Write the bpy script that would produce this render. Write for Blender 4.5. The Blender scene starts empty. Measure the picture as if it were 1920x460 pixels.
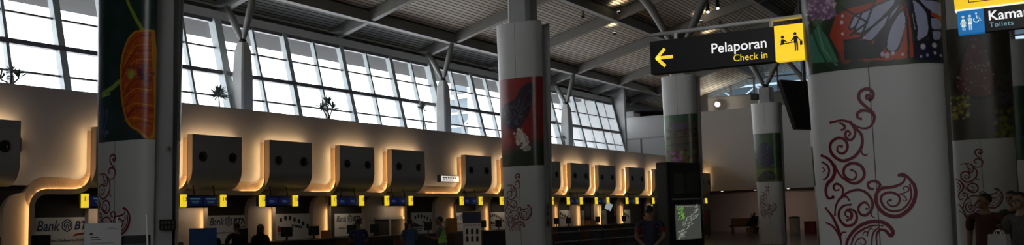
import bpy, bmesh, math, random
import numpy as np
from mathutils import Vector, Matrix
random.seed(7)
SC = bpy.context.scene
COL = SC.collection
PI = math.pi
R = math.radians

# ------------------------------------------------------------------ materials
MATS = {}
def nodes(name):
    m = bpy.data.materials.new(name); m.use_nodes = True
    return m, m.node_tree.nodes, m.node_tree.links, m.node_tree.nodes['Principled BSDF']
def pm(name, col, rough=.6, metal=0., var=.08, scale=5., bump=0., spec=.5):
    if name in MATS: return MATS[name]
    m, N, L, b = nodes(name)
    tc = N.new('ShaderNodeTexCoord'); nz = N.new('ShaderNodeTexNoise')
    nz.inputs['Scale'].default_value = scale; nz.inputs['Detail'].default_value = 3
    L.new(tc.outputs['Object'], nz.inputs['Vector'])
    mx = N.new('ShaderNodeMix'); mx.data_type = 'RGBA'
    mx.inputs[6].default_value = (*[c*(1-var) for c in col], 1); mx.inputs[7].default_value = (*[min(1, c*(1+var)) for c in col], 1)
    L.new(nz.outputs['Fac'], mx.inputs[0]); L.new(mx.outputs[2], b.inputs['Base Color'])
    b.inputs['Roughness'].default_value = rough; b.inputs['Metallic'].default_value = metal
    b.inputs['Specular IOR Level'].default_value = spec
    if bump:
        bp = N.new('ShaderNodeBump'); bp.inputs['Strength'].default_value = bump
        L.new(nz.outputs['Fac'], bp.inputs['Height']); L.new(bp.outputs[0], b.inputs['Normal'])
    MATS[name] = m; return m
def em(name, col, s):
    if name in MATS: return MATS[name]
    m, N, L, b = nodes(name)
    b.inputs['Base Color'].default_value = (*col, 1); b.inputs['Roughness'].default_value = .4
    b.inputs['Emission Color'].default_value = (*col, 1); b.inputs['Emission Strength'].default_value = s
    MATS[name] = m; return m
def glassmat(name, tint, refl):
    m, N, L, b = nodes(name); out = N['Material Output']
    t = N.new('ShaderNodeBsdfTransparent'); t.inputs[0].default_value = (*tint, 1)
    g = N.new('ShaderNodeBsdfGlossy'); g.inputs['Roughness'].default_value = .02
    x = N.new('ShaderNodeMixShader'); x.inputs[0].default_value = refl
    L.new(t.outputs[0], x.inputs[1]); L.new(g.outputs[0], x.inputs[2]); L.new(x.outputs[0], out.inputs['Surface'])
    MATS[name] = m; return m
def stripes(name, col, dark, axis, pitch, gap, rough, metal):
    m, N, L, b = nodes(name)
    tc = N.new('ShaderNodeTexCoord'); sp = N.new('ShaderNodeSeparateXYZ'); L.new(tc.outputs['Object'], sp.inputs[0])
    d = N.new('ShaderNodeMath'); d.operation = 'DIVIDE'; d.inputs[1].default_value = pitch; L.new(sp.outputs[axis], d.inputs[0])
    f = N.new('ShaderNodeMath'); f.operation = 'FRACT'; L.new(d.outputs[0], f.inputs[0])
    fl = N.new('ShaderNodeMath'); fl.operation = 'FLOOR'; L.new(d.outputs[0], fl.inputs[0])
    wn = N.new('ShaderNodeTexWhiteNoise'); wn.noise_dimensions = '1D'; L.new(fl.outputs[0], wn.inputs['W'])
    lt = N.new('ShaderNodeMath'); lt.operation = 'LESS_THAN'; lt.inputs[1].default_value = gap; L.new(f.outputs[0], lt.inputs[0])
    v = N.new('ShaderNodeMix'); v.data_type = 'RGBA'; v.inputs[6].default_value = (*[c*.85 for c in col], 1); v.inputs[7].default_value = (*[c*1.15 for c in col], 1)
    L.new(wn.outputs['Value'], v.inputs[0])
    x = N.new('ShaderNodeMix'); x.data_type = 'RGBA'; L.new(lt.outputs[0], x.inputs[0]); L.new(v.outputs[2], x.inputs[6]); x.inputs[7].default_value = (*dark, 1)
    L.new(x.outputs[2], b.inputs['Base Color'])
    bp = N.new('ShaderNodeBump'); bp.inputs['Strength'].default_value = .6; bp.inputs['Distance'].default_value = .02; bp.invert = True
    L.new(lt.outputs[0], bp.inputs['Height']); L.new(bp.outputs[0], b.inputs['Normal'])
    b.inputs['Roughness'].default_value = rough; b.inputs['Metallic'].default_value = metal; b.inputs['Specular IOR Level'].default_value = .12
    MATS[name] = m; return m
def shellmat():
    m, N, L, b = nodes('column_cladding')
    tc = N.new('ShaderNodeTexCoord'); sp = N.new('ShaderNodeSeparateXYZ'); L.new(tc.outputs['Object'], sp.inputs[0])
    a = N.new('ShaderNodeMath'); a.operation = 'ABSOLUTE'; L.new(sp.outputs[0], a.inputs[0])
    lt = N.new('ShaderNodeMath'); lt.operation = 'LESS_THAN'; lt.inputs[1].default_value = .005; L.new(a.outputs[0], lt.inputs[0])
    x = N.new('ShaderNodeMix'); x.data_type = 'RGBA'; L.new(lt.outputs[0], x.inputs[0])
    nz = N.new('ShaderNodeTexNoise'); nz.inputs['Scale'].default_value = 1.3; L.new(tc.outputs['Object'], nz.inputs['Vector'])
    v = N.new('ShaderNodeMix'); v.data_type = 'RGBA'; v.inputs[6].default_value = (.58, .58, .56, 1); v.inputs[7].default_value = (.66, .66, .64, 1)
    L.new(nz.outputs['Fac'], v.inputs[0]); L.new(v.outputs[2], x.inputs[6]); x.inputs[7].default_value = (.12, .12, .12, 1)
    L.new(x.outputs[2], b.inputs['Base Color']); b.inputs['Roughness'].default_value = .38
    return m
def vcol(name, rough=.35):
    m, N, L, b = nodes(name)
    a = N.new('ShaderNodeVertexColor'); a.layer_name = 'Col'
    L.new(a.outputs['Color'], b.inputs['Base Color']); b.inputs['Roughness'].default_value = rough
    return m
def floormat():
    m, N, L, b = nodes('floor_tiles')
    tc = N.new('ShaderNodeTexCoord'); br = N.new('ShaderNodeTexBrick'); br.offset = 0
    br.inputs['Scale'].default_value = 1; br.inputs['Brick Width'].default_value = .8; br.inputs['Row Height'].default_value = .8
    br.inputs['Mortar Size'].default_value = .004
    br.inputs['Color1'].default_value = (.14, .12, .112, 1); br.inputs['Color2'].default_value = (.125, .108, .10, 1); br.inputs['Mortar'].default_value = (.06, .05, .045, 1)
    L.new(tc.outputs['Object'], br.inputs['Vector']); L.new(br.outputs['Color'], b.inputs['Base Color'])
    b.inputs['Roughness'].default_value = .18
    return m

CREAM = pm('cream_wall_paint', (.36, .41, .53), .7, var=.04, scale=.6)
CREAMP = pm('warm_cream_pier_paint', (.50, .43, .37), .7, var=.04, scale=.6)
CREAM2 = pm('cream_ribbon_laminate', (.52, .40, .29), .5, var=.05)
ENDW = pm('end_wall_paint', (.64, .63, .62), .7, var=.04, scale=.4)
DIMW = pm('dim_brown_wall', (.12, .11, .10), .8)
BAND = pm('dim_grey_band', (.22, .21, .20), .8)
POLEM = pm('pale_metal_pole', (.85, .85, .84), .25)
BROWNW = pm('brown_recess_wall', (.30, .25, .23), .6, var=.06, scale=.7)
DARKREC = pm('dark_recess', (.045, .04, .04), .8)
HOODG = pm('dark_grey_hood_panel', (.34, .335, .325), .42, var=.05)
BLACK = pm('black_plastic', (.012, .012, .013), .45)
BLACKM = pm('black_metal', (.02, .02, .022), .4, .3)
STEEL = pm('brushed_steel', (.55, .55, .55), .25, 1.)
BEAMG = pm('grey_beam_paint', (.20, .195, .18), .55, var=.06)
MULL = pm('grey_window_metal', (.40, .44, .45), .45, .2)
TRANS = pm('dark_window_transom', (.14, .13, .14), .5)
STUB = pm('grey_concrete_paint', (.52, .52, .50), .6)
PIER = pm('grey_column_pier', (.42, .42, .42), .55)
COLPIER = pm('pale_column_pier', (.66, .66, .67), .5)
CORE = pm('pale_column_core', (.42, .42, .42), .6)
SHELL = shellmat()
SCROLLM = pm('dark_red_scroll_vinyl', (.18, .014, .032), .4)
POSTM = vcol('printed_poster_vinyl', .3)
LEDM = em('warm_cove_light', (1., .60, .25), 27)
LEDV = em('warm_upright_light', (1., .59, .22), 24)
LEDL = em('warm_leg_light', (1., .62, .25), 11)
LEDT = em('warm_top_light', (1., .60, .25), 17)
YELLOW = em('yellow_backlit_panel', (1., .66, .02), .85)
NUMY = em('yellow_number_lamp', (1., .72, .03), .8)
WHITEL = em('white_backlit_letters', (1., 1., 1.), .85)
YELLL = em('yellow_backlit_letters', (1., .72, .06), .8)
BLUEL = em('blue_backlit_panel', (.01, .22, .62), .55)
TEALL = em('pale_blue_letters', (.25, .5, .6), .5)
PALEB = em('pale_pictogram', (.75, .85, .8), .6)
SCREENB = em('navy_screen', (.012, .02, .14), .12)
SCREENT = em('teal_screen_text', (.10, .30, .28), .2)
SCREENW = em('pale_blue_screen_text', (.18, .28, .6), .22)
MAPS = em('flight_map_screen', (.16, .17, .15), .25)
MAPG = em('green_map_marks', (.25, .6, .1), .36)
MAPW = em('white_map_marks', (.7, .75, .65), .33)
LAMPW = em('bright_lamp', (1., .93, .8), 14)
LAMPS = em('spot_lamp', (1., .95, .9), 5)
WSIGN = em('white_light_box', (.85, .88, .85), .7)
BANNER = pm('white_banner_print', (.80, .80, .78), .5, var=.02)
NAVY = pm('navy_print', (.02, .04, .13), .5)
INK = pm('black_ink', (.02, .02, .025), .5)
REDP = pm('red_print', (.30, .02, .03), .5)
SKYB = pm('light_blue_print', (.06, .14, .40), .5)
GLASS = glassmat('window_glass', (.97, .985, 1.), .06)
GLASSB = glassmat('clerestory_glass', (.46, .52, .56), .06)
LEAF = pm('plant_leaf', (.05, .09, .035), .5, var=.25)
LEAFP = pm('pale_plant_leaf', (.16, .19, .15), .5, var=.2)
STEMM = pm('plant_stem', (.10, .08, .05), .8)
POTM = pm('clay_pot', (.25, .14, .09), .8)
ORANGE = pm('orange_box', (.55, .20, .06), .6)
WOODB = pm('brown_counter_front', (.09, .05, .035), .5)
COUNTERT = pm('dark_counter_top', (.05, .045, .045), .3)
PEBBLE = pm('white_bin_paint', (.42, .40, .37), .5)
REDB = pm('red_box', (.25, .02, .03), .5)
FLOORM = floormat()
EAVEM = pm('pale_eave_paint', (.62, .61, .57), .6)
ROOFM = stripes('ribbed_ceiling_panels', (.52, .49, .42), (.065, .058, .048), 0, .17, .26, .6, .0)
EXTB = pm('sky_screen_grey', (.10, .125, .145), .7, var=.1, scale=.2)
EXTG = pm('exterior_soffit', (.085, .084, .083), .9, var=.05, spec=0)

# ------------------------------------------------------------------ mesh builder
class M:
    def __init__(s): s.v = []; s.f = []
    def add(s, vs, fs):
        o = len(s.v); s.v += [tuple(v) for v in vs]; s.f += [tuple(i+o for i in f) for f in fs]; return s
    def box(s, c, d, rz=0, rot=None):
        x, y, z = d[0]/2, d[1]/2, d[2]/2
        vs = [Vector(p) for p in ((-x,-y,-z),(x,-y,-z),(x,y,-z),(-x,y,-z),(-x,-y,z),(x,-y,z),(x,y,z),(-x,y,z))]
        m = rot if rot is not None else Matrix.Rotation(rz, 3, 'Z')
        return s.add([m @ v + Vector(c) for v in vs], [(0,3,2,1),(4,5,6,7),(0,1,5,4),(1,2,6,5),(2,3,7,6),(3,0,4,7)])
    def bb(s, a, b):
        return s.box([(p+q)/2 for p, q in zip(a, b)], [abs(q-p) for p, q in zip(a, b)])
    def prism(s, pts, ax, a, b):
        """extrude a 2-D outline (in the two other axes) along ax from a to b"""
        def P(p, t):
            return {0: (t, p[0], p[1]), 1: (p[0], t, p[1]), 2: (p[0], p[1], t)}[ax]
        n = len(pts)
        return s.add([P(p, a) for p in pts]+[P(p, b) for p in pts],
                     [tuple(range(n))[::-1], tuple(range(n, 2*n))]+[(i, (i+1) % n, n+(i+1) % n, n+i) for i in range(n)])
    def beam(s, p, q, w, h):
        p, q = Vector(p), Vector(q); d = (q-p).normalized(); up = Vector((0,0,1))
        if abs(d.z) > .95: up = Vector((1,0,0))
        sd = d.cross(up).normalized(); u = sd.cross(d)
        vs = []
        for e in (p, q):
            for a, b in ((-1,-1),(1,-1),(1,1),(-1,1)): vs.append(e+sd*a*w/2+u*b*h/2)
        return s.add(vs, [(0,1,2,3),(7,6,5,4),(0,4,5,1),(1,5,6,2),(2,6,7,3),(3,7,4,0)])
    def tube(s, pts, rad, n=10, cap=True):
        pts = [Vector(p) for p in pts]
        rr = rad if isinstance(rad, (list, tuple)) else [rad]*len(pts)
        o = len(s.v); ref = None
        for i, p in enumerate(pts):
            d = (pts[min(i+1, len(pts)-1)]-pts[max(i-1, 0)]).normalized()
            if ref is None: ref = Vector((0,0,1)) if abs(d.z) < .9 else Vector((1,0,0))
            a = d.cross(ref).normalized(); b = d.cross(a).normalized(); ref = ref - d*ref.dot(d)
            if ref.length < 1e-4: ref = b
            for k in range(n):
                t = 2*PI*k/n; s.v.append(tuple(p+(a*math.cos(t)+b*math.sin(t))*rr[i]))
        for i in range(len(pts)-1):
            for k in range(n):
                s.f.append((o+i*n+k, o+i*n+(k+1) % n, o+(i+1)*n+(k+1) % n, o+(i+1)*n+k))
        if cap:
            s.f.append(tuple(o+k for k in range(n))[::-1]); s.f.append(tuple(o+(len(pts)-1)*n+k for k in range(n)))
        return s
    def lathe(s, c, prof, n=20, ax=2):
        o = len(s.v)
        for r, h in prof:
            for k in range(n):
                t = 2*PI*k/n; q = (r*math.cos(t), r*math.sin(t))
                p = {2: (q[0], q[1], h), 0: (h, q[0], q[1]), 1: (q[0], h, q[1])}[ax]
                s.v.append((c[0]+p[0], c[1]+p[1], c[2]+p[2]))
        for i in range(len(prof)-1):
            for k in range(n):
                s.f.append((o+i*n+k, o+i*n+(k+1) % n, o+(i+1)*n+(k+1) % n, o+(i+1)*n+k))
        s.f.append(tuple(o+k for k in range(n))[::-1]); s.f.append(tuple(o+(len(prof)-1)*n+k for k in range(n)))
        return s
    def ell(s, c, r, n=12, m=8, rot=None):
        o = len(s.v); c = Vector(c)
        for j in range(m+1):
            th = PI*j/m
            for k in range(n):
                p = Vector((r[0]*math.sin(th)*math.cos(2*PI*k/n), r[1]*math.sin(th)*math.sin(2*PI*k/n), r[2]*math.cos(th)))
                s.v.append(tuple((rot @ p if rot else p)+c))
        for j in range(m):
            for k in range(n):
                s.f.append((o+j*n+k, o+j*n+(k+1) % n, o+(j+1)*n+(k+1) % n, o+(j+1)*n+k))
        return s
    def grid(s, rows):
        o = len(s.v); n = len(rows[0])
        for r in rows: s.v += [tuple(p) for p in r]
        for i in range(len(rows)-1):
            for k in range(n-1):
                s.f.append((o+i*n+k, o+i*n+k+1, o+(i+1)*n+k+1, o+(i+1)*n+k))
        return s
    def flat(s, polys, f):
        """2-D outlines -> thin faces through the map f(x, y) -> 3-D"""
        for p in polys: s.add([f(*q) for q in p], [tuple(range(len(p)))])
        return s
    def build(s, name, mat, parent=None, org=(0,0,0), smooth=False, bevel=0., fix=True):
        me = bpy.data.meshes.new(name)
        me.from_pydata([(v[0]-org[0], v[1]-org[1], v[2]-org[2]) for v in s.v], [], s.f)
        if fix:
            b = bmesh.new(); b.from_mesh(me); bmesh.ops.recalc_face_normals(b, faces=b.faces); b.to_mesh(me); b.free()
        me.materials.append(mat)
        if smooth: me.polygons.foreach_set('use_smooth', [True]*len(me.polygons))
        o = bpy.data.objects.new(name, me); COL.objects.link(o)
        if parent is not None: o.parent = parent
        else: o.location = org
        if bevel:
            md = o.modifiers.new('bevel', 'BEVEL'); md.width = bevel; md.segments = 2; md.limit_method = 'ANGLE'
        return o
def tag(o, label, cat, group=None, kind=None):
    o['label'] = label; o['category'] = cat
    if group: o['group'] = group
    if kind: o['kind'] = kind
    return o
def thing(name, loc, label, cat, group=None, rz=0, kind=None):
    o = bpy.data.objects.new(name, None); COL.objects.link(o); o.location = loc; o.rotation_euler = (0,0,rz)
    o.empty_display_size = .2
    return tag(o, label, cat, group, kind)
def struct(o, label=None):
    o['kind'] = 'structure'
    if label: o['label'] = label
    return o
def copy_tree(o, parent=None):
    c = o.copy(); COL.objects.link(c)
    if parent: c.parent = parent
    for ch in list(o.children): copy_tree(ch, c)
    return c

# 2-D helpers for lettering and pictograms
def circ(x, y, r, n=20, ry=None): return [(x+r*math.cos(2*PI*k/n), y+(ry or r)*math.sin(2*PI*k/n)) for k in range(n)]
def rect(x, y, w, h): return [(x, y), (x+w, y), (x+w, y+h), (x, y+h)]
def stroke(pts, w):
    out = []
    for (a, b), (c, d) in zip(pts, pts[1:]):
        l = math.hypot(c-a, d-b) or 1; nx, ny = -(d-b)/l*w/2, (c-a)/l*w/2
        out.append([(a+nx, b+ny), (c+nx, d+ny), (c-nx, d-ny), (a-nx, b-ny)])
    for p in pts[1:-1]: out.append(circ(p[0], p[1], w/2, 8))
    return out
_dg = bpy.context.evaluated_depsgraph_get
def text2d(body, size, bold=0., shear=0., align='LEFT', space=1.):
    cu = bpy.data.curves.new('lettering', 'FONT'); cu.body = body; cu.size = size; cu.align_x = align
    cu.offset = bold*size; cu.shear = shear; cu.space_character = space; cu.resolution_u = 4
    o = bpy.data.objects.new('lettering', cu); COL.objects.link(o)
    me = bpy.data.meshes.new_from_object(o.evaluated_get(_dg()))
    vs = [(v.co.x, v.co.y) for v in me.vertices]; fs = [tuple(p.vertices) for p in me.polygons]
    bpy.data.objects.remove(o); bpy.data.curves.remove(cu); bpy.data.meshes.remove(me)
    return vs, fs
def text(m, body, size, f, x, y, **k):
    vs, fs = text2d(body, size, **k)
    return m.add([f(x+a, y+b) for a, b in vs], fs)

# ================================================================== camera and sky
F_PX = 1780.
cam = bpy.data.cameras.new('camera'); co = bpy.data.objects.new('camera', cam); COL.objects.link(co)
cam.sensor_width = 36; cam.lens = F_PX/1920*36; cam.clip_start = .1; cam.clip_end = 600
ri, ui, fw = (0.8616156, 0.5067966, -0.0278527), (0.07388929, -0.07095152, 0.99473929), (-0.5021543, 0.8591409, 0.09857978)
mt = Matrix(((ri[0], ui[0], -fw[0], 0), (ri[1], ui[1], -fw[1], 0), (ri[2], ui[2], -fw[2], 1.6), (0, 0, 0, 1)))
co.matrix_world = mt
SC.camera = co
w = bpy.data.worlds.new('overcast_sky'); SC.world = w; w.use_nodes = True
bg = w.node_tree.nodes['Background']; bg.inputs[0].default_value = (.97, .985, 1., 1); bg.inputs[1].default_value = 5.2
SC.view_settings.view_transform = 'Standard'; SC.view_settings.look = 'None'
SC.view_settings.exposure = 0; SC.view_settings.gamma = 1; SC.view_settings.use_curve_mapping = False
SC.cycles.max_bounces = 6; SC.cycles.diffuse_bounces = 4; SC.cycles.transparent_max_bounces = 12
SC.cycles.sample_clamp_indirect = 3

# ================================================================== the room
def zb(X): u = X+23.5; return 8.4+.28*u-.002*u*u          # underside of the roof beams
def zr(X): return zb(X)+.42                               # the ribbed ceiling itself
Y0, Y1 = -7., 60.
XR = 7.
struct(M().bb((-27, -8, -.2), (8, 76, 0)).build('floor', FLOORM))
rows = []
for i in range(33):
    X = -23.9+i*(XR+23.9)/32
    rows.append([(X, Y0, zr(X)), (X, Y1+4, zr(X)), (X, Y1+4, zr(X)+.2), (X, Y0, zr(X)+.2)])
rf = M(); n = 0
for r in rows: rf.v += r
for i in range(32):
    a = i*4
    for k in range(4): rf.f.append((a+k, a+(k+1) % 4, a+4+(k+1) % 4, a+4+k))
struct(rf.build('ceiling', ROOFM, smooth=False))
struct(M().bb((XR, Y0, 0), (XR+.3, Y1+4, 16)).build('wall_right', DIMW))
wbk = M().bb((-24, Y0-.3, 0), (XR, Y0, 6.4)).bb((-24, Y0-.3, 10.4), (XR, Y0, 16)).bb((-24, Y0-.3, 6.4), (-4.5, Y0, 10.4)).bb((2.6, Y0-.3, 6.4), (XR, Y0, 10.4))
for k in range(1, 4): wbk.bb((-4.5+1.8*k-.06, Y0-.25, 6.4), (-4.5+1.8*k+.06, Y0-.05, 10.4))          # bars of an unseen opening, added to light the near column
struct(wbk.build('wall_back', DIMW))
# check-in wall: upper fascia, the pieces between the counter openings come with the counters
WT = 4.93
XW = -20.6
struct(M().bb((-20.9, Y0, 2.62), (XW, 59.96, WT)).build('wall_left', CREAM))
struct(M().bb((-24.2, Y0, 4.45), (-20.9, 59.96, 4.7)).build('trim_1', CREAM))            # planter shelf behind the parapet
struct(M().bb((-21.05, Y0, 0), (-20.771, 59.96, 4.45)).build('wall_recess', DARKREC))  # near-black paint stands in for the shade inside the counter openings
struct(M().bb((-23.46, Y0, 8.08), (-23.25, 51.9, 8.46)).build('trim_2', EAVEM))          # eave beam above the windows
struct(M().bb((-27., Y0, 8.46), (-23.4, 66, 8.62)).build('trim_3', EXTG))               # roof overhang outside
# end of the hall
struct(M().bb((-27., 60, 2.88), (XR, 60.4, 8.13)).build('wall_end', ENDW))
struct(M().bb((-27., 60.4, 8.0), (XR, 62.2, 8.13)).build('trim_4', BAND))
struct(M().bb((-20.8, 62., 8.13), (-3.3, 62.3, 9.2)).build('trim_5', BAND))
struct(M().bb((-27., 62., 8.13), (-20.8, 62.3, 12)).build('wall_end_upper', DARKREC))  # dark sheet stands in for the unlit void under the roof
struct(M().bb((2.2, 62., 8.13), (XR, 62.3, 16)).build('wall_end_side', BAND))
struct(M().bb((-27., 52., 0), (-26.8, 60, 7.4)).build('wall_left_end', ENDW))
struct(M().bb((-27., 60., 0), (-26.8, 62, 9.9)).build('wall_left_corner', ENDW))
struct(M().bb((-26.6, 59.3, 8.13), (-25.1, 60.4, 9.75)).build('trim_6', CORE))
struct(M().bb((-27., 51.9, 9.75), (-22.6, 62, 9.95)).build('ceiling_end', BAND))
struct(M().bb((-26.8, 59.96, 6.62), (-21.5, 60, 6.70)).build('trim_7', CORE))
struct(M().bb((-25.0, 59.96, 5.2), (-24.9, 60, 6.62)).build('trim_8', BEAMG))
struct(M().bb((-27, 60.4, 2.88), (XR, 74.3, 3.05)).build('ceiling_lobby', BROWNW))
struct(M().bb((-27, 74, 0), (XR, 74.3, 2.88)).build('wall_lobby', BROWNW))
struct(M().bb((-27.3, 52, 0), (-27, 74.3, 3.05)).build('wall_lobby_left', BROWNW))
struct(M().bb((XR, 64, 0), (XR+.3, 74.3, 3.05)).build('wall_lobby_right', BROWNW))
# beams
def cross(y):
    m = M(); xs = [-23.6+i*(XR+23.6)/10 for i in range(11)]
    for a, b in zip(xs, xs[1:]): m.beam((a, y, zb(a)+.2), (b+.02, y, zb(b)+.2), .24, .4)
    return m
nt = 9
for y in (-1.1, 4.5, 10.1, 15.8, 21.43, 27.09, 32.69, 38.3, 44.0, 49.4, 55.0):
    struct(cross(y).build('trim_%d' % nt, BEAMG)); nt += 1
for x in (-21.8, -16.95, -12.2, -6.8, -1.5, 3.6):
    struct(M().bb((x-.14, Y0, zb(x)-.02), (x+.14, 61.9, zb(x)+.36)).build('trim_%d' % nt, BEAMG)); nt += 1

# ------------------------------------------------------------------ leaning window wall, one window per bay
def wx(z, d=0): return -22.62-(z-5.25)*.252+d
ZB, ZT = 4.7, 8.2
strong = [-5.3, -2.3, .6, 3.6, 6.5, 9.5, 12.45, 15.45, 18.3, 21.22, 24.2, 27.17, 30.15, 33.0, 36.08, 38.7, 41.2, 43.65, 46.45, 49.2, 51.65]
bays = [(5, 9), (9, 13), (13, 17), (17, 20)]
struct(M().bb((-23.6, Y0, 4.7), (-23.3, 9.4, 8.2)).build('wall_left_light_block', DIMW))  # unseen solid stretch, added to keep daylight off the nearer columns
def mull(y, w, d):
    m = M()
    m.add([(wx(z)+dx, y+s*w/2, z) for z in (ZB, ZT) for dx in (-.06, d) for s in (-1, 1)],
          [(0, 1, 3, 2), (4, 6, 7, 5), (0, 4, 5, 1), (2, 3, 7, 6), (0, 2, 6, 4), (1, 5, 7, 3)])
    return m
for n, (a, b) in enumerate(bays, 1):
    ys = strong[a:b+1]; e0, e1 = ys[0], ys[-1]
    root = bpy.data.objects.new('window_%d' % n, None); COL.objects.link(root); root.location = (wx(ZB), (e0+e1)/2, ZB); struct(root)
    org = tuple(root.location)
    for i, y in enumerate(ys[:-1] if n < len(bays) else ys):
        mull(y, .20, .14).build('mullion', MULL, root, org)
    for p, q in zip(ys, ys[1:]): mull((p+q)/2, .09, .10).build('mullion', MULL, root, org)
    mull(e0-.22, .10, .22).build('mullion', MULL, root, org)
    for z, h, d in ((5.6, .05, .05), (6.37, .13, .16), (7.2, .05, .05), (8.12, .12, .1)):
        M().bb((wx(z)-.05, e0, z-h/2), (wx(z)+d, e1, z+h/2)).build('transom', TRANS, root, org)
    M().add([(wx(ZB), e0, ZB), (wx(ZB), e1, ZB), (wx(ZT), e1, ZT), (wx(ZT), e0, ZT),
             (wx(ZB)-.02, e0, ZB), (wx(ZB)-.02, e1, ZB), (wx(ZT)-.02, e1, ZT), (wx(ZT)-.02, e0, ZT)],
            [(0, 1, 2, 3), (7, 6, 5, 4), (0, 4, 5, 1), (1, 5, 6, 2), (2, 6, 7, 3), (3, 7, 4, 0)]).build('pane', GLASS, root, org)
struct(M().bb((-26.9, 51.75, 0), (-22.5, 52.0, 9.75)).build('trim_%d' % nt, CORE)); nt += 1
# clerestory over the end wall and the taller glazing beside it
def glazing(n, x0, x1, z0, z1, nx, zs):
    root = bpy.data.objects.new('window_%d' % n, None); COL.objects.link(root); root.location = ((x0+x1)/2, 62.1, z0); struct(root)
    org = tuple(root.location)
    for i in range(nx+1):
        x = x0+(x1-x0)*i/nx
        M().bb((x-.05, 62.02, z0), (x+.05, 62.18, z1)).build('mullion', TRANS, root, org)
    for z in zs: M().bb((x0, 62.03, z-.04), (x1, 62.17, z+.04)).build('transom', TRANS, root, org)
    M().bb((x0, 62.09, z0), (x1, 62.11, z1)).build('pane', GLASSB, root, org)
glazing(5, -20.8, -3.3, 9.2, 14.2, 11, (9.24, 10.3, 11.3, 12.3, 13.3))
glazing(6, -3.3, 2.2, 7.2, 14.6, 5, (7.2, 8.13, 9.2, 10.3, 11.3, 12.3, 13.3))
root = bpy.data.objects.new('window_7', None); COL.objects.link(root); root.location = (-26.9, 56, 7.4); struct(root)
for k in range(5): M().bb((-26.97, 52+2*k-.05, 7.4), (-26.83, 52+2*k+.05, 9.75)).build('mullion', MULL, root, tuple(root.location))
M().bb((-26.91, 52, 7.4), (-26.89, 60, 9.75)).build('pane', GLASS, root, tuple(root.location))
# what stands outside the glass
ex = M().bb((-62, 92, 0), (30, 104, 17.2)); struct(ex.build('exterior_sky_screen', EXTB))  # broad block added to grey the sky behind the clerestory
e2 = M()
for k in range(24):
    x = -60+k*3.6
    e2.beam((x, 91.5, 12.3), (x+1.8, 91.5, 13.6), .12, .12); e2.beam((x+1.8, 91.5, 13.6), (x+3.6, 91.5, 12.3), .12, .12)
e2.bb((-62, 91.4, 12.1), (30, 91.6, 12.3)); e2.bb((-62, 91.4, 13.6), (30, 91.6, 13.8)); e2.bb((-62, 91.4, 15.4), (30, 91.6, 15.9))
struct(e2.build('exterior_truss', pm('white_painted_truss', (.85, .87, .88), .5)))
struct(M().bb((-48, 74, 0), (-38, 130, 16)).build('exterior_terminal', pm('pale_terminal_cladding', (.72, .74, .76), .6)))
p = M().tube([(-33, 33.2, 0), (-33, 33.2, 13)], .24, 12)
tag(p.build('lamp_mast', pm('pale_mast_paint', (.62, .67, .70), .5), smooth=True, org=(-33, 33.2, 0)), 'pale grey mast standing outside the tall leaning windows', 'mast')

# ------------------------------------------------------------------ columns on the window parapet
def wall_column(y, label):
    org = (-22.28, y, 4.7)
    t = thing('parapet_column', org, label, 'column', 'parapet columns with branching struts', kind='thing')
    m = M(); X = org[0]
    lv = [(4.7, .25), (6.2, .245), (7.05, .20), (7.32, .13)]
    for z, r in lv:
        c = r*.78
        m.v += [(X-r, y-c, z), (X-c, y-r, z), (X+c, y-r, z), (X+r, y-c, z), (X+r, y+c, z), (X+c, y+r, z), (X-c, y+r, z), (X-r, y+c, z)]
    for i in range(3):
        for k in range(8): m.f.append((i*8+k, i*8+(k+1) % 8, i*8+8+(k+1) % 8, i*8+8+k))
    m.f.append(tuple(range(8))[::-1]); m.f.append(tuple(24+k for k in range(8)))
    m.build('post', STUB, t, org)
    M().lathe((X, y, 7.30), [(.07, 0), (.12, .02), (.12, .1), (.06, .16)], 12).build('hinge', BLACKM, t, org)
    M().tube([(X-.03, y, 7.4), (X-.12, y, 7.56), (X-.45, y, 8.15), (X-.72, y, 8.6)], [.045, .09, .12, .085], 12).build('strut', BEAMG, t, org, smooth=True)
    M().tube([(X+.03, y, 7.4), (X+.08, y, 7.56), (X+.32, y, 8.3), (X+.5, y, 8.88)], [.045, .09, .12, .085], 12).build('strut', BEAMG, t, org, smooth=True)
for y, l in ((21.35, 'grey tapered column on the parapet, beside the wall hoods of counters 13 to 16'), (32.5, 'grey tapered column on the parapet above the white light box sign'),
             (43.75, 'grey tapered column on the parapet beyond the red butterfly column'), (10.1, 'grey tapered parapet column nearest the camera, at the edge of the windows')):
    wall_column(y, l)

# ------------------------------------------------------------------ poster-wrapped hall columns
GAP, NX, SB = .20, 3.2, .43
def hw(z): return .575+.0185*z
def uend(z): return hw(z)*(1-(GAP/SB)**NX)**(1/NX)          # where each half shell stops at the pier
def shell_y(u, z, off=0.):
    q = min(uend(z)/hw(z), abs(u)/hw(z))
    return -(SB+.008*(z-3))*(1-q**NX)**(1/NX)-off
def shell_pt(u, z, off=0.):
    a = hw(z); return (u*(a+off)/a, shell_y(u, z, off), z)
def shell_mesh(z0, z1, nu, nz, off=0., thick=.03):
    m = M(); rows = []
    for j in range(nz+1):
        z = z0+(z1-z0)*j/nz; row = []
        for i in range(nu+1):
            t = PI-PI*i/nu; c = math.cos(t); u = uend(z)*math.copysign(abs(c)**.85, c)
            row.append(shell_pt(u, z, off))
        rows.append(row)
    m.grid(rows)
    return m
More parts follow.
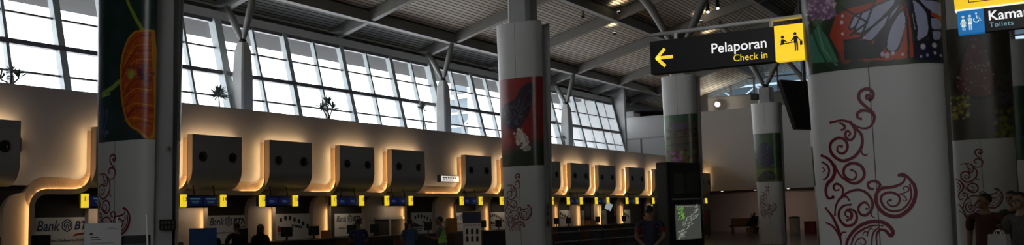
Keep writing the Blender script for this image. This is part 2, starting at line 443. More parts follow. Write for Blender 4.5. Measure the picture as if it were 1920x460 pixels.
# generated outlines of the scroll ornament: (line width, [(offset from the column axis, height)])
SCROLLS=[
(0.0253,[(-0.03,2.594),(-0.037,2.611),(-0.024,2.624),(-0.005,2.613),(0.005,2.591),(-0.016,2.574),(0.017,2.596),(0.025,2.638),(-0.001,2.675),(-0.048,2.68),(-0.088,2.655),(-0.101,2.606),(-0.077,2.555),(-0.029,2.504),(0.014,2.455),(0.023,2.411),(0.008,2.364),(-0.023,2.329),(-0.07,2.318),(-0.128,2.337),(-0.184,2.384)]),
(0.0228,[(-0.094,2.408),(-0.12,2.422),(-0.124,2.454),(-0.099,2.48),(-0.06,2.487),(-0.02,2.47),(0.018,2.43)]),
(0.0240,[(-0.368,2.398),(-0.271,2.409),(-0.201,2.391),(-0.19,2.384),(-0.151,2.332),(-0.102,2.267),(-0.095,2.199),(-0.11,2.139),(-0.161,2.074),(-0.222,2.041),(-0.288,2.032),(-0.351,2.072),(-0.385,2.124),(-0.387,2.187),(-0.354,2.228),(-0.299,2.247),(-0.247,2.221),(-0.227,2.164),(-0.247,2.116),(-0.284,2.1),(-0.319,2.12),(-0.323,2.152),(-0.304,2.173),(-0.28,2.164)]),
(0.0126,[(-0.111,2.133),(-0.102,2.087),(-0.074,2.069),(-0.053,2.084)]),
(0.0202,[(-0.19,2.378),(-0.158,2.32),(-0.155,2.265),(-0.187,2.223),(-0.223,2.229),(-0.242,2.264),(-0.23,2.301),(-0.207,2.299),(-0.194,2.277),(-0.209,2.262)]),
(0.0202,[(-0.279,2.385),(-0.245,2.357),(-0.246,2.33),(-0.271,2.32)]),
(0.0278,[(-0.477,2.092),(-0.413,2.057),(-0.368,1.993),(-0.36,1.93),(-0.388,1.87),(-0.439,1.822),(-0.461,1.749),(-0.435,1.686),(-0.392,1.697)]),
(0.0177,[(-0.475,2.029),(-0.428,1.996),(-0.413,1.945),(-0.435,1.89),(-0.472,1.867)]),
(0.0114,[(-0.48,1.98),(-0.463,1.966),(-0.464,1.945),(-0.48,1.936)]),
(0.0228,[(-0.356,1.992),(-0.314,1.903),(-0.246,1.839),(-0.177,1.817),(-0.116,1.852),(-0.095,1.905),(-0.115,1.967),(-0.166,2.001),(-0.225,1.998),(-0.268,1.963),(-0.278,1.908),(-0.245,1.863),(-0.198,1.851),(-0.167,1.884),(-0.176,1.925),(-0.205,1.941)]),
(0.0202,[(-0.073,1.805),(-0.036,1.83),(0.009,1.824),(0.033,1.797),(0.025,1.779),(0.011,1.755)]),
(0.0190,[(-0.029,1.757),(-0.058,1.764),(-0.071,1.792),(-0.065,1.821)]),
(0.0278,[(0.2,1.874),(0.229,1.884),(0.271,1.852),(0.302,1.803),(0.317,1.779),(0.323,1.708),(0.301,1.626),(0.252,1.556),(0.182,1.51),(0.115,1.506),(0.049,1.537),(0.001,1.599),(-0.012,1.672),(0.009,1.731),(0.051,1.763),(0.131,1.769),(0.2,1.79),(0.23,1.812),(0.246,1.842),(0.228,1.869)]),
(0.0177,[(0.283,1.78),(0.288,1.685),(0.256,1.615),(0.197,1.563),(0.118,1.554),(0.063,1.585),(0.033,1.646),(0.047,1.7),(0.106,1.722),(0.161,1.708),(0.192,1.665),(0.172,1.612),(0.126,1.595),(0.088,1.62),(0.09,1.648),(0.113,1.655)]),
(0.0088,[(0.144,1.696),(0.195,1.703),(0.227,1.687),(0.247,1.653),(0.23,1.64),(0.214,1.654)]),
(0.0088,[(0.15,1.7),(0.218,1.709),(0.269,1.733),(0.266,1.763),(0.238,1.77),(0.225,1.745),(0.244,1.734)]),
(0.0202,[(-0.384,1.53),(-0.371,1.61),(-0.327,1.682),(-0.252,1.735),(-0.169,1.756),(-0.1,1.735),(-0.052,1.673),(-0.043,1.6),(-0.083,1.535),(-0.136,1.522),(-0.169,1.567),(-0.154,1.616),(-0.112,1.639),(-0.079,1.613),(-0.075,1.583),(-0.096,1.58)]),
(0.0101,[(-0.045,1.594),(-0.06,1.54),(-0.051,1.507),(-0.026,1.497)]),
(0.0177,[(-0.334,1.67),(-0.302,1.696),(-0.267,1.696),(-0.243,1.665)]),
(0.0202,[(-0.236,1.622),(-0.295,1.614),(-0.339,1.572),(-0.346,1.499),(-0.3,1.436),(-0.235,1.433),(-0.192,1.477),(-0.191,1.544),(-0.236,1.581),(-0.278,1.562),(-0.289,1.528),(-0.266,1.509)]),
(0.0228,[(-0.262,1.576),(-0.231,1.539),(-0.241,1.494),(-0.274,1.479)]),
(0.0190,[(-0.315,1.688),(-0.293,1.755),(-0.314,1.802),(-0.355,1.819),(-0.38,1.793),(-0.368,1.76),(-0.334,1.762)]),
(0.0215,[(-0.47,1.594),(-0.409,1.512),(-0.367,1.413),(-0.348,1.327),(-0.341,1.242)]),
(0.0164,[(-0.474,1.458),(-0.414,1.426),(-0.37,1.364),(-0.345,1.278)]),
(0.0126,[(-0.349,1.315),(-0.328,1.364),(-0.286,1.369)]),
(0.0278,[(-0.301,1.229),(-0.279,1.302),(-0.227,1.374),(-0.154,1.431),(-0.071,1.46),(0.01,1.46),(0.076,1.429),(0.115,1.369),(0.098,1.33),(0.079,1.346),(0.05,1.379),(0.005,1.385),(-0.027,1.335),(-0.028,1.227)]),
(0.0152,[(-0.259,1.229),(-0.218,1.332),(-0.144,1.391),(-0.05,1.426),(0.03,1.42)]),
(0.0126,[(-0.076,1.228),(-0.061,1.336),(-0.029,1.389),(0.006,1.406)]),
(0.0101,[(-0.224,1.241),(-0.197,1.295),(-0.149,1.313),(-0.123,1.276),(-0.148,1.246),(-0.175,1.271)]),
(0.0088,[(-0.147,1.343),(-0.122,1.373),(-0.1,1.354),(-0.119,1.336)]),
(0.0088,[(-0.108,1.324),(-0.093,1.378),(-0.069,1.402),(-0.052,1.384)]),
]
MON_wing=[(-0.26,3.403),(-0.137,3.45),(0.078,3.483),(0.141,3.561),(0.334,3.533),(0.385,3.268),(0.386,2.938),(0.24,2.942),(0.182,2.924),(-0.225,2.981),(-0.332,3.221)]
MON_dark=[(-0.202,3.167),(0.032,3.127),(0.126,2.955),(-0.214,2.971)]
MON_c1=[(-0.022,3.396),(0.193,3.479),(0.286,3.49),(0.235,3.411),(0.089,3.281),(-0.033,3.209),(-0.103,3.231)]
MON_c2=[(0.076,3.264),(0.245,3.385),(0.313,3.462),(0.291,3.391),(0.155,3.236),(0.044,3.125),(-0.036,3.16)]
MON_c3=[(0.336,3.385),(0.351,3.272),(0.308,3.118),(0.256,3.014),(0.198,3.008),(0.166,3.049),(0.198,3.193),(0.276,3.331)]
MON_c4=[(0.397,3.462),(0.442,3.456),(0.523,3.335),(0.521,3.141),(0.429,3.079),(0.398,3.291)]
MON_c5=[(0.454,3.467),(0.651,3.438),(0.631,3.308),(0.536,3.357)]
MON_c6=[(0.543,3.296),(0.619,3.286),(0.618,3.189),(0.546,3.186)]
MON_c7=[(0.546,3.174),(0.617,3.177),(0.606,3.094),(0.551,3.089)]
MON_c8=[(-0.094,3.381),(-0.034,3.391),(-0.088,3.279),(-0.149,3.262)]
MON_navy=[(0.395,3.083),(0.639,3.09),(0.625,2.888),(0.384,2.914)]
MON_red2=[(0.536,3.357),(0.642,3.301),(0.639,3.265),(0.533,3.321)]
MON_red3=[(0.338,3.237),(0.384,3.256),(0.392,2.938),(0.239,2.93),(0.306,3.094)]
MON_body=[(0.255,3.544),(0.368,3.528),(0.155,3.05),(0.103,2.957),(0.053,3.087)]
MON_flower=[(-0.535,3.66),(-0.272,3.621),(-0.254,3.402),(-0.385,3.368),(-0.506,3.41),(-0.548,3.506)]
MON_leaf=[(-0.527,3.258),(-0.436,3.336),(-0.357,3.211),(-0.263,2.96),(-0.53,2.988)]
def smooth_line(pts, n=6):
    out = []
    P = [pts[0]]+pts+[pts[-1]]
    for i in range(1, len(P)-2):
        p0, p1, p2, p3 = P[i-1], P[i], P[i+1], P[i+2]
        for k in range(n):
            t = k/n; q = []
            for a in (0, 1):
                q.append(.5*((2*p1[a])+(-p0[a]+p2[a])*t+(2*p0[a]-5*p1[a]+4*p2[a]-p3[a])*t*t+(-p0[a]+3*p1[a]-3*p2[a]+p3[a])*t**3))
            out.append(tuple(q))
    out.append(pts[-1]); return out
def scroll_mesh():
    m = M()
    for w, pts in SCROLLS:
        l = smooth_line(pts); n = len(l); L = []; Rr = []
        for i, p in enumerate(l):
            a, b = l[max(i-1, 0)], l[min(i+1, n-1)]
            d = math.hypot(b[0]-a[0], b[1]-a[1]) or 1; nx, ny = -(b[1]-a[1])/d, (b[0]-a[0])/d
            f = i/(n-1); ww = w*.5*(.25+.95*math.sin(PI*min(1, .12+f*.86))**.7)
            for S, sg in ((L, 1), (Rr, -1)):
                u = p[0]+nx*ww*sg; z = p[1]+ny*ww*sg; u = max(-uend(z)*.995, min(uend(z)*.995, u))
                S.append(shell_pt(u, z, .006))
        o = len(m.v); m.v += L+Rr
        for i in range(n-1): m.f.append((o+i, o+i+1, o+n+i+1, o+n+i))
        if w > .014:
            for e in (l[0], l[-1]):
                if abs(e[0]) < .5: m.add([shell_pt(e[0]+w*.55*math.cos(k*PI/5), e[1]+w*.55*math.sin(k*PI/5), .0063) for k in range(10)], [tuple(range(10))])
    return m

# --- printed pictures: colours are laid out in the poster's own metres and stored on a fine mesh
def inpoly(U, Z, pts):
    r = np.zeros(U.shape, bool); j = len(pts)-1
    for i in range(len(pts)):
        (x0, y0), (x1, y1) = pts[i], pts[j]
        if y0 != y1:
            r ^= ((y0 > Z) != (y1 > Z)) & (U < (x1-x0)*(Z-y0)/(y1-y0)+x0)
        j = i
    return r
def dist(U, Z, pts):
    d = np.full(U.shape, 9.)
    for (x0, y0), (x1, y1) in zip(pts, pts[1:]):
        dx, dy = x1-x0, y1-y0; t = np.clip(((U-x0)*dx+(Z-y0)*dy)/(dx*dx+dy*dy+1e-9), 0, 1)
        d = np.minimum(d, np.hypot(U-x0-t*dx, Z-y0-t*dy))
    return d
class Paint:
    def __init__(s, U, Z, base, seed=1):
        s.U, s.Z = U, Z; s.c = np.zeros(U.shape+(3,)); s.c[:] = base; s.rng = np.random.default_rng(seed)
    def put(s, m, col, a=1.):
        m = np.asarray(m, float)[..., None]*a; s.c = s.c*(1-m)+np.array(col)*m
    def poly(s, p, col, a=1.): s.put(inpoly(s.U, s.Z, p), col, a)
    def line(s, p, w, col, a=1.): s.put(dist(s.U, s.Z, p) < w/2, col, a)
    def ell(s, x, z, rx, rz, col, a=1., rot=0., soft=0.):
        c, n = math.cos(rot), math.sin(rot); dx, dz = s.U-x, s.Z-z
        q = np.hypot((dx*c+dz*n)/rx, (-dx*n+dz*c)/rz)
        s.put(np.clip((1-q)/soft, 0, 1) if soft else q < 1, col, a)
    def dots(s, n, box, r, cols, a=.9, soft=.5, inside=None):
        k = 0
        while k < n:
            x = s.rng.uniform(box[0], box[1]); z = s.rng.uniform(box[2], box[3])
            if inside is not None and not inpoly(np.array([x]), np.array([z]), inside)[0]: k += .2; continue
            rr = r*s.rng.uniform(.6, 1.4); s.ell(x, z, rr, rr*s.rng.uniform(.6, 1.3), cols[int(s.rng.integers(len(cols)))], a, s.rng.uniform(0, 3), soft); k += 1
PZ0, PZ1 = 2.88, 5.16
def pic_monarch(U, Z):
    p = Paint(U, Z, (.02, .03, .02), 3)
    p.dots(60, (-.7, .7, 2.88, 5.2), .12, [(.03, .05, .02), (.05, .07, .03), (.015, .02, .012)])
    p.poly(MON_leaf, (.05, .16, .10)); p.line([(-.5, 3.3), (-.44, 3.1), (-.36, 2.94)], .02, (.02, .06, .04)); p.line([(-.44, 3.33), (-.40, 3.1), (-.28, 2.93)], .015, (.12, .25, .16))
    p.poly(MON_wing, (.30, .035, .012)); p.dots(25, (-.25, .4, 2.94, 3.5), .05, [(.38, .06, .015), (.22, .02, .01)], .6, .8, MON_wing)
    p.poly(MON_dark, (.02, .02, .02)); p.poly(MON_navy, (.012, .014, .03)); p.poly(MON_body, (.015, .013, .02))
    for q in (MON_c1, MON_c2, MON_c3, MON_c4, MON_c5, MON_c6, MON_c7, MON_c8):
        p.poly(q, (.27, .29, .40))
        cl = smooth_line(q+[q[0]], 3); p.line(cl, .016, (.012, .01, .015))
    p.poly(MON_red2, (.34, .05, .02)); p.poly(MON_red3, (.34, .045, .015))
    for l in ([(-.2, 3.47), (.02, 3.3), (-.14, 3.2)], [(.1, 3.5), (-.05, 3.16), (-.2, 3.15)], [(.29, 3.5), (.1, 3.1)], [(.33, 3.5), (.36, 3.25), (.35, 2.94)], [(.40, 3.5), (.43, 3.2), (.40, 2.95)], [(.54, 3.36), (.53, 3.0)]):
        p.line(l, .02, (.012, .01, .015))
    for x, z, r in ((-.21, 3.33, .018), (-.21, 3.22, .014), (-.2, 3.39, .014), (.13, 2.99, .02), (.17, 2.975, .025), (.22, 2.99, .02), (.47, 3.03, .024), (.56, 3.04, .022), (.5, 2.95, .012), (.56, 2.97, .014), (.45, 2.94, .012), (.6, 2.95, .012), (-.02, 3.16, .012), (.3, 2.97, .014)):
        p.ell(x, z, r, r*1.3, (.45, .44, .52), .9, soft=.4)
    p.poly(MON_flower, (.17, .10, .16)); p.dots(120, (-.56, -.26, 3.38, 3.66), .018, [(.40, .26, .36), (.30, .16, .28), (.5, .42, .45), (.12, .05, .1)], .8, .6)
    p.ell(-.44, 3.37, .06, .05, (.10, .14, .08), .9, soft=.5); p.line([(-.43, 3.38), (-.4, 3.2), (-.3, 2.95)], .02, (.05, .12, .07))
    p.ell(.35, 4.35, .6, .55, (.28, .035, .012), .9); p.ell(.3, 4.3, .35, .4, (.25, .27, .38), .9); p.line([(.3, 3.5), (.3, 4.9)], .08, (.012, .01, .015)); p.dots(30, (-.5, .6, 4.0, 5.1), .06, [(.012, .01, .015), (.3, .05, .02)])
    return p.c
def pic_tulip(U, Z):
    p = Paint(U, Z, (.008, .022, .018), 4)
    p.dots(50, (-.7, .7, 2.88, 5.2), .14, [(.012, .03, .03), (.006, .015, .012), (.02, .035, .04)], .7, .9)
    p.put(U < -.42, (.11, .14, .18), .75); p.put((U < -.28) & (U > -.42), (.03, .05, .06), .7)  # glossy sheen along the left edge, painted into the print
    p.line([(.18, 5.16), (.30, 4.9), (.50, 4.55), (.56, 4.45)], .05, (.16, .20, .02)); 
    q = smooth_line([(.62, 4.50), (.40, 4.48), (.24, 4.32), (.14, 4.05), (.13, 3.75), (.17, 3.45), (.28, 3.15), (.46, 3.02), (.62, 3.0), (.62, 4.5)], 5)
    p.poly(q, (.28, .045, .008)); p.dots(90, (.12, .64, 3.0, 4.5), .05, [(.40, .12, .008), (.20, .018, .008), (.33, .08, .006), (.15, .012, .012)], .6, .8, q)
    
    for k in range(7): p.line(smooth_line([(.6, 4.42-.22*k), (.42, 4.40-.21*k), (.26, 4.22-.20*k), (.16, 4.0-.17*k)], 5), .018+.012*(k % 2), (.10, .012, .01), .75)
    for k in range(6): p.line(smooth_line([(.6, 4.30-.23*k), (.40, 4.26-.21*k), (.22, 4.02-.17*k)], 5), .014, (.46, .20, .02), .7)
    p.line(q, .03, (.34, .16, .015)); p.ell(.34, 3.86, .08, .09, (.22, .28, .04), .9, soft=.5); p.dots(14, (.28, .62, 3.7, 3.98), .04, [(.05, .01, .04), (.10, .02, .06)], .9, .6)
    p.line([(-.3, 3.62), (-.08, 3.68), (.08, 3.76)], .07, (.14, .20, .04)); p.line([(-.32, 3.58), (-.12, 3.6)], .03, (.2, .26, .06))
    for x in (-.5, -.4, -.3, -.2): p.line([(x-.1, 3.0), (x, 3.2), (x+.04, 3.4)], .02, (.05, .07, .18))
    p.dots(16, (-.55, -.1, 2.95, 3.4), .03, [(.05, .06, .16), (.09, .10, .2)])
    return p.c
def pic_red(U, Z):
    p = Paint(U, Z, (.17, .018, .016), 5)
    p.dots(40, (-.7, .7, 2.88, 5.2), .2, [(.19, .02, .016), (.14, .014, .014)], .6, .9)
    p.put(np.clip((3.55-Z+.25*U)/.3, 0, 1), (.012, .028, .016), .95)
    wing = smooth_line([(-.45, 3.98), (-.5, 4.4), (-.25, 4.55), (-.05, 4.62), (.1, 4.85), (.4, 5.02), (.48, 4.85), (.42, 4.45), (.28, 4.1), (.05, 3.86), (-.2, 3.84), (-.45, 3.98)], 5)
    p.poly(wing, (.022, .016, .022)); p.dots(60, (-.5, .5, 3.85, 5.0), .03, [(.05, .05, .09), (.10, .02, .02), (.09, .10, .13)], .7, .6, wing)
    for a in ((-.3, 4.45), (-.1, 4.55), (.1, 4.65), (.3, 4.75)): p.line([(-.05, 3.95), a], .014, (.06, .06, .09))
    p.line([(.06, 4.2), (.4, 4.5)], .012, (.1, .1, .12)); p.line([(.05, 4.05), (.1, 3.65)], .05, (.02, .016, .02))
    p.dots(95, (-.16, .36, 3.25, 3.82), .045, [(.46, .42, .36), (.38, .34, .30), (.30, .25, .2)], .95, .4, [(-.14, 3.75), (.1, 3.85), (.3, 3.6), (.36, 3.3), (.2, 3.25), (0, 3.45)])
    p.line([(.1, 3.4), (-.2, 3.2), (-.4, 2.9)], .03, (.03, .05, .02)); p.ell(-.25, 3.55, .1, .14, (.24, .03, .03), .8, soft=.5)
    return p.c
def pic_garden(U, Z):
    p = Paint(U, Z, (.045, .045, .022), 6)
    p.put(Z > 4.9, (.022, .055, .022)); p.put(U < -.34, (.08, .15, .07), .8)
    p.dots(90, (-.5, .7, 2.95, 4.85), .08, [(.10, .03, .03), (.06, .05, .02), (.03, .035, .05), (.09, .05, .03), (.02, .015, .015)], .8, .7)
    p.dots(40, (-.6, .1, 3.1, 3.9), .07, [(.26, .06, .20), (.30, .04, .08), (.18, .08, .24)], .9, .6)
    p.dots(24, (-.6, .2, 2.9, 3.4), .06, [(.20, .03, .05), (.03, .06, .12)], .9, .6); p.dots(16, (.1, .6, 3.3, 3.8), .06, [(.12, .13, .03), (.07, .09, .02)])
    for z in (4.55, 4.3, 4.05): p.line([(-.45, z), (.6, z+.05)], .05, (.03, .015, .02), .8)
    p.dots(20, (-.3, .6, 4.5, 4.8), .05, [(.05, .04, .14), (.1, .03, .05)])
    return p.c
def pic_navy(U, Z):
    p = Paint(U, Z, (.022, .045, .018), 8)
    p.dots(40, (-.7, .7, 2.88, 5.2), .16, [(.03, .07, .02), (.015, .03, .014)], .7, .8)
    w1 = smooth_line([(-.5, 4.1), (-.35, 4.6), (-.05, 4.75), (.2, 4.5), (.32, 4.05), (.25, 3.65), (-.2, 3.6), (-.5, 4.1)], 4)
    p.poly(w1, (.012, .014, .03)); p.dots(30, (-.5, .3, 3.6, 4.7), .035, [(.06, .08, .16), (.03, .04, .1)], .8, .6, w1)
    p.put(Z < 3.5, (.06, .09, .015), .8); p.poly(smooth_line([(-.5, 3.05), (-.2, 3.35), (.15, 3.4), (.45, 3.1), (.2, 2.95), (-.4, 2.92), (-.5, 3.05)], 4), (.014, .016, .02)); p.dots(12, (-.3, .3, 3.0, 3.35), .03, [(.12, .1, .03)])
    return p.c
def pic_olive(U, Z):
    p = Paint(U, Z, (.035, .033, .024), 9)
    p.dots(30, (-.7, .7, 2.88, 5.2), .25, [(.04, .038, .028), (.03, .028, .02)], .6, .9)
    w1 = smooth_line([(.02, 5.02), (.16, 4.9), (.3, 4.5), (.36, 4.1), (.28, 3.75), (-.05, 3.72), (-.36, 3.9), (-.3, 4.25), (-.12, 4.75), (.02, 5.02)], 4)
    p.poly(w1, (.085, .018, .015)); p.line(w1, .07, (.02, .014, .014)); p.dots(60, (-.36, .36, 3.8, 5.), .018, [(.34, .28, .2), (.24, .17, .12)], .9, .5, w1)
    for a in ((-.3, 4.1), (-.15, 4.4), (.05, 4.7), (.22, 4.4)): p.line([(.3, 3.75), a], .014, (.03, .01, .01))
    p.dots(55, (-.48, -.14, 3.3, 3.8), .035, [(.22, .19, .03), (.30, .27, .06), (.12, .11, .02)], .9, .5); p.dots(24, (.32, .6, 3.2, 4.1), .06, [(.018, .014, .016), (.05, .05, .06)]); p.dots(30, (.3, .66, 2.9, 3.5), .05, [(.12, .13, .02), (.07, .08, .015)])
    return p.c
def pic_green(U, Z):
    p = Paint(U, Z, (.012, .04, .02), 11)
    p.dots(60, (-.7, .7, 2.88, 5.2), .14, [(.015, .06, .03), (.006, .02, .012), (.02, .05, .012)], .7, .8)
    p.dots(14, (-.6, .6, 2.9, 3.6), .08, [(.08, .012, .012), (.02, .04, .12)], .8, .6)
    return p.c
def poster(pic, nu, nz, name='poster', mul=1.9):
    mul = {'pic_tulip': 1.9, 'pic_monarch': 1.7}.get(pic.__name__, mul)
    m = shell_mesh(PZ0, PZ1, nu, nz, .004)
    me = bpy.data.meshes.new(name); me.from_pydata(m.v, [], m.f); me.materials.append(POSTM)
    co_ = np.array(m.v); c = np.clip(pic(co_[:, 0], co_[:, 2])*mul, 0, .8)
    at = me.color_attributes.new('Col', 'FLOAT_COLOR', 'POINT'); at.data.foreach_set('color', np.concatenate([c, np.ones((len(c), 1))], 1).astype('f').ravel())
    me.polygons.foreach_set('use_smooth', [True]*len(me.polygons))
    return me
ZS = 6.62
col_data = {}
def col_part(key, name, fn, mat, smooth=False):
    if key not in col_data:
        o = fn().build(name, mat, smooth=smooth); col_data[key] = o.data; bpy.data.objects.remove(o)
    o = bpy.data.objects.new(name, col_data[key]); COL.objects.link(o); return o
def mkpier():
    e = uend(0)-.03
    return M().prism([(e-.3, -GAP+.012), (e, -GAP+.012), (e, GAP-.012), (e-.3, GAP-.012)], 2, 0, ZS-.1)
def mkshell():
    m = shell_mesh(0, ZS, 40, 26)
    pts = [(x, y) for x, y, z in m.v[-41:]]
    return m.add([(x, y, ZS) for x, y in pts], [tuple(range(41))])
back_green = poster(pic_green, 70, 70)
def hall_column(x, y, label, pic, res):
    t = thing('poster_column', (x, y, 0), label, 'column', 'columns wrapped with butterfly and flower posters', kind='thing')
    fr = poster(pic, *res)
    for k, rz in enumerate((0, PI)):
        s = col_part('shell', 'cladding_shell', mkshell, SHELL, True); s.parent = t; s.rotation_euler = (0, 0, rz)
        p = bpy.data.objects.new('poster', fr if k == 0 else back_green); COL.objects.link(p); p.parent = t; p.rotation_euler = (0, 0, rz)
        q = col_part('scroll', 'scroll_ornament', scroll_mesh, SCROLLM); q.parent = t; q.rotation_euler = (0, 0, rz)
        q = col_part('pier', 'pier', mkpier, COLPIER); q.parent = t; q.rotation_euler = (0, 0, rz)
    q = col_part('core', 'core', lambda: M().prism([(-.33, -.2), (-.24, -.29), (.24, -.29), (.33, -.2), (.33, .2), (.24, .29), (-.24, .29), (-.33, .2)], 2, ZS-.2, 7.35), CORE); q.parent = t
    q = col_part('hinge', 'hinge', lambda: M().lathe((0, 0, 7.35), [(.16, 0), (.16, .1), (.09, .2)], 12), BLACKM); q.parent = t
    zt = zb(x)
    for sg in (-1, 1):
        dx = .56*(zt-7.5)
        key = 'strut%d_%.2f' % (sg, x)
        q = col_part(key, 'strut', lambda: M().tube([(sg*.05, 0, 7.45), (sg*.14, 0, 7.65), (sg*(dx*.5), 0, (7.5+zt)/2), (sg*dx, 0, zt+sg*.28*dx*.8)], [.06, .11, .16, .12], 12), BEAMG, True); q.parent = t
    return t
C1 = hall_column(-12.22, 9.6, 'column with a red and orange tulip poster on dark green', pic_tulip, (150, 190))
hall_column(-12.15, 21.5, 'column with a red poster of a dark butterfly over white flowers', pic_red, (120, 150))
hall_column(-12.25, 33.5, 'column with a pink and brown garden flower poster behind the black flight kiosk', pic_garden, (90, 110))
hall_column(-12.2, 44.9, 'far column with a dark blue butterfly on a green poster', pic_navy, (80, 100))
hall_column(-12.2, 56.6, 'farthest column, hidden behind the orange butterfly column except its slanted strut', pic_green, (40, 50))
hall_column(-1.53, 9.6, 'big nearest column with orange and pale blue butterfly wing poster', pic_monarch, (300, 420))
hall_column(-1.5, 21.5, 'dim column with a brown butterfly and yellow flower poster, behind three people', pic_olive, (130, 170))
hall_column(-1.5, 33.3, 'third column behind the brown butterfly column, mostly hidden', pic_green, (40, 50))

# ================================================================== check-in counters
# ribbon: one cream band per counter that rises beside the opening, turns along the canopy and climbs the hood's edge
def ribbon_path(yl, hl):
    zt, r1, r2, top = 2.54, .42, .40, 3.97
    P = []                                             # (y, z, outward y, outward z)
    P.append((yl, .0, -1, 0)); P.append((yl, 1.0, -1, 0)); P.append((yl, 1.5, -1, 0)); P.append((yl, 2.0, -1, 0))
    for k in range(9):
        a = PI-(PI/2)*k/8; P.append((yl+r1+r1*math.cos(a), zt-r1+r1*math.sin(a), math.cos(a), math.sin(a)))
    y0, y1 = yl+r1, hl-r2
    for k in range(1, 6): P.append((y0+(y1-y0)*k/6, zt, 0, 1))
    for k in range(9):
        a = -PI/2+(PI/2)*k/8; P.append((hl-r2+r2*math.cos(a), zt+r2+r2*math.sin(a), -math.cos(a), -math.sin(a)))
    P.append((hl, 3.3, -1, 0)); P.append((hl, 3.65, -1, 0)); P.append((hl, top, -1, 0))
    out = []
    for y, z, ny, nz in P:
        f = min(1, max(0, (y-yl)/(hl-yl))); f = f*f*(3-2*f)
        out.append((-20.50+.13*f, y, z, ny, nz))
    return out
def ribbon_mesh(yl, hl):
    m = M(); th = .10; rows = []
    for X, y, z, ny, nz in ribbon_path(yl, hl):
        ci = -.09; bo = ci+.02+.34*abs(nz)                  # the band stands back behind a 9 cm rim that hides the light strip
        o_ = lambda q, x: (x, y+ny*q, z+nz*q)
        rows.append([o_(bo, XW+.005), o_(ci, X), o_(0, X), o_(0, X+.025), o_(-.125, X+.025), (XW+.005, y-ny*.125, z-nz*.125)])
    m.grid([r+[r[0]] for r in rows])
    m.f.append(tuple(range(6)))
    o = (len(rows)-1)*7; m.f.append(tuple(o+k for k in range(6)))
    return m
def led_mesh(yl, hl, prev_end, upright, low):
    m = M(); run = []; runs = []
    for X, y, z, ny, nz in ribbon_path(yl, hl):
        on = (abs(ny) > .7) == upright and z > .9 and not (z > 2.05 and y < prev_end)
        if upright: on = on and (y < yl+.3) == bool(low)
        if not on:
            if len(run) > 1: runs.append(run)
            run = []; continue
        q = -.09+(.02+.34*abs(nz))*.13+.01; run.append([(X-.04, y+ny*q, z+nz*q), (X-.008, y+ny*(q+.024), z+nz*(q+.024))])
    if len(run) > 1: runs.append(run)
    for r in runs: m.grid(r)
    return m
HX, HB, HT, HR = -20.15, 2.58, 4.04, -20.36
def hood_prof(d=0.):
    P = [(HX-d, HT)]
    for k in range(4): P.append((HX-d, HT-(HT-3.12)*(k+1)/4))
    for k in range(1, 11):
        a = PI/2*k/10; P.append((HX-.45+(.45-d)*math.cos(a), 3.12-(.54-d)*math.sin(a)))
    P.append((XW+.005, HB+d))
    return P
def hood_body(y0, y1, d):
    a = [p for p in hood_prof(d) if p[0] > HR]
    return M().prism(a+[(HR, a[-1][1]-.002), (HR, HT)], 1, y0, y1)
def hood_sheet(y0, y1, d0, d1):
    a, b = hood_prof(d0), hood_prof(d1)
    return M().prism(a+b[::-1], 1, y0, y1)
CH = {}
def number_poly(s):
    if s not in CH: CH[s] = text2d(s, .15, bold=.01, align='CENTER')
    return CH[s]
def nozzle(y, z, par, org):
    n = M().lathe((HX, y, z), [(.135, 0), (.135, .03), (.10, .045), (.085, .02)], 20, 0).build('air_nozzle', BLACK, par, org)
    c = M().lathe((HX, y, z), [(.06, .02), (.055, .05), (.02, .07)], 14, 0).build('nozzle_core', BLACKM, n, org)
    return n
hoods = [(10.9, 1.89, '9', '10'), (14.67, 1.9, '11', '12'), (17.6, 1.82, '13', '14'), (20.46, 1.87, '15', '16'), (23.6, 1.8, '17', '18'), (26.33, 2.0, '19', '20'),
         (31.0, 1.97, '21', '22'), (34.0, 1.95, '23', '24'), (37.05, 2.0, '25', '26'), (40.07, 2.05, '27', '28'), (43.12, 2.1, '29', '30'), (46.9, 2.2, '31', '32'),
         (50.6, 2.1, '33', '34'), (54.0, 2.1, '35', '36'), (58.25, 2.05, '37', '38')]
legs = [9.53, 13.15, 15.29, 18.22, 20.8, 23.27, 27.3, 30.44, 32.96, 35.84, 39.01, 41.3, 43.63, 46.36, 50.43]
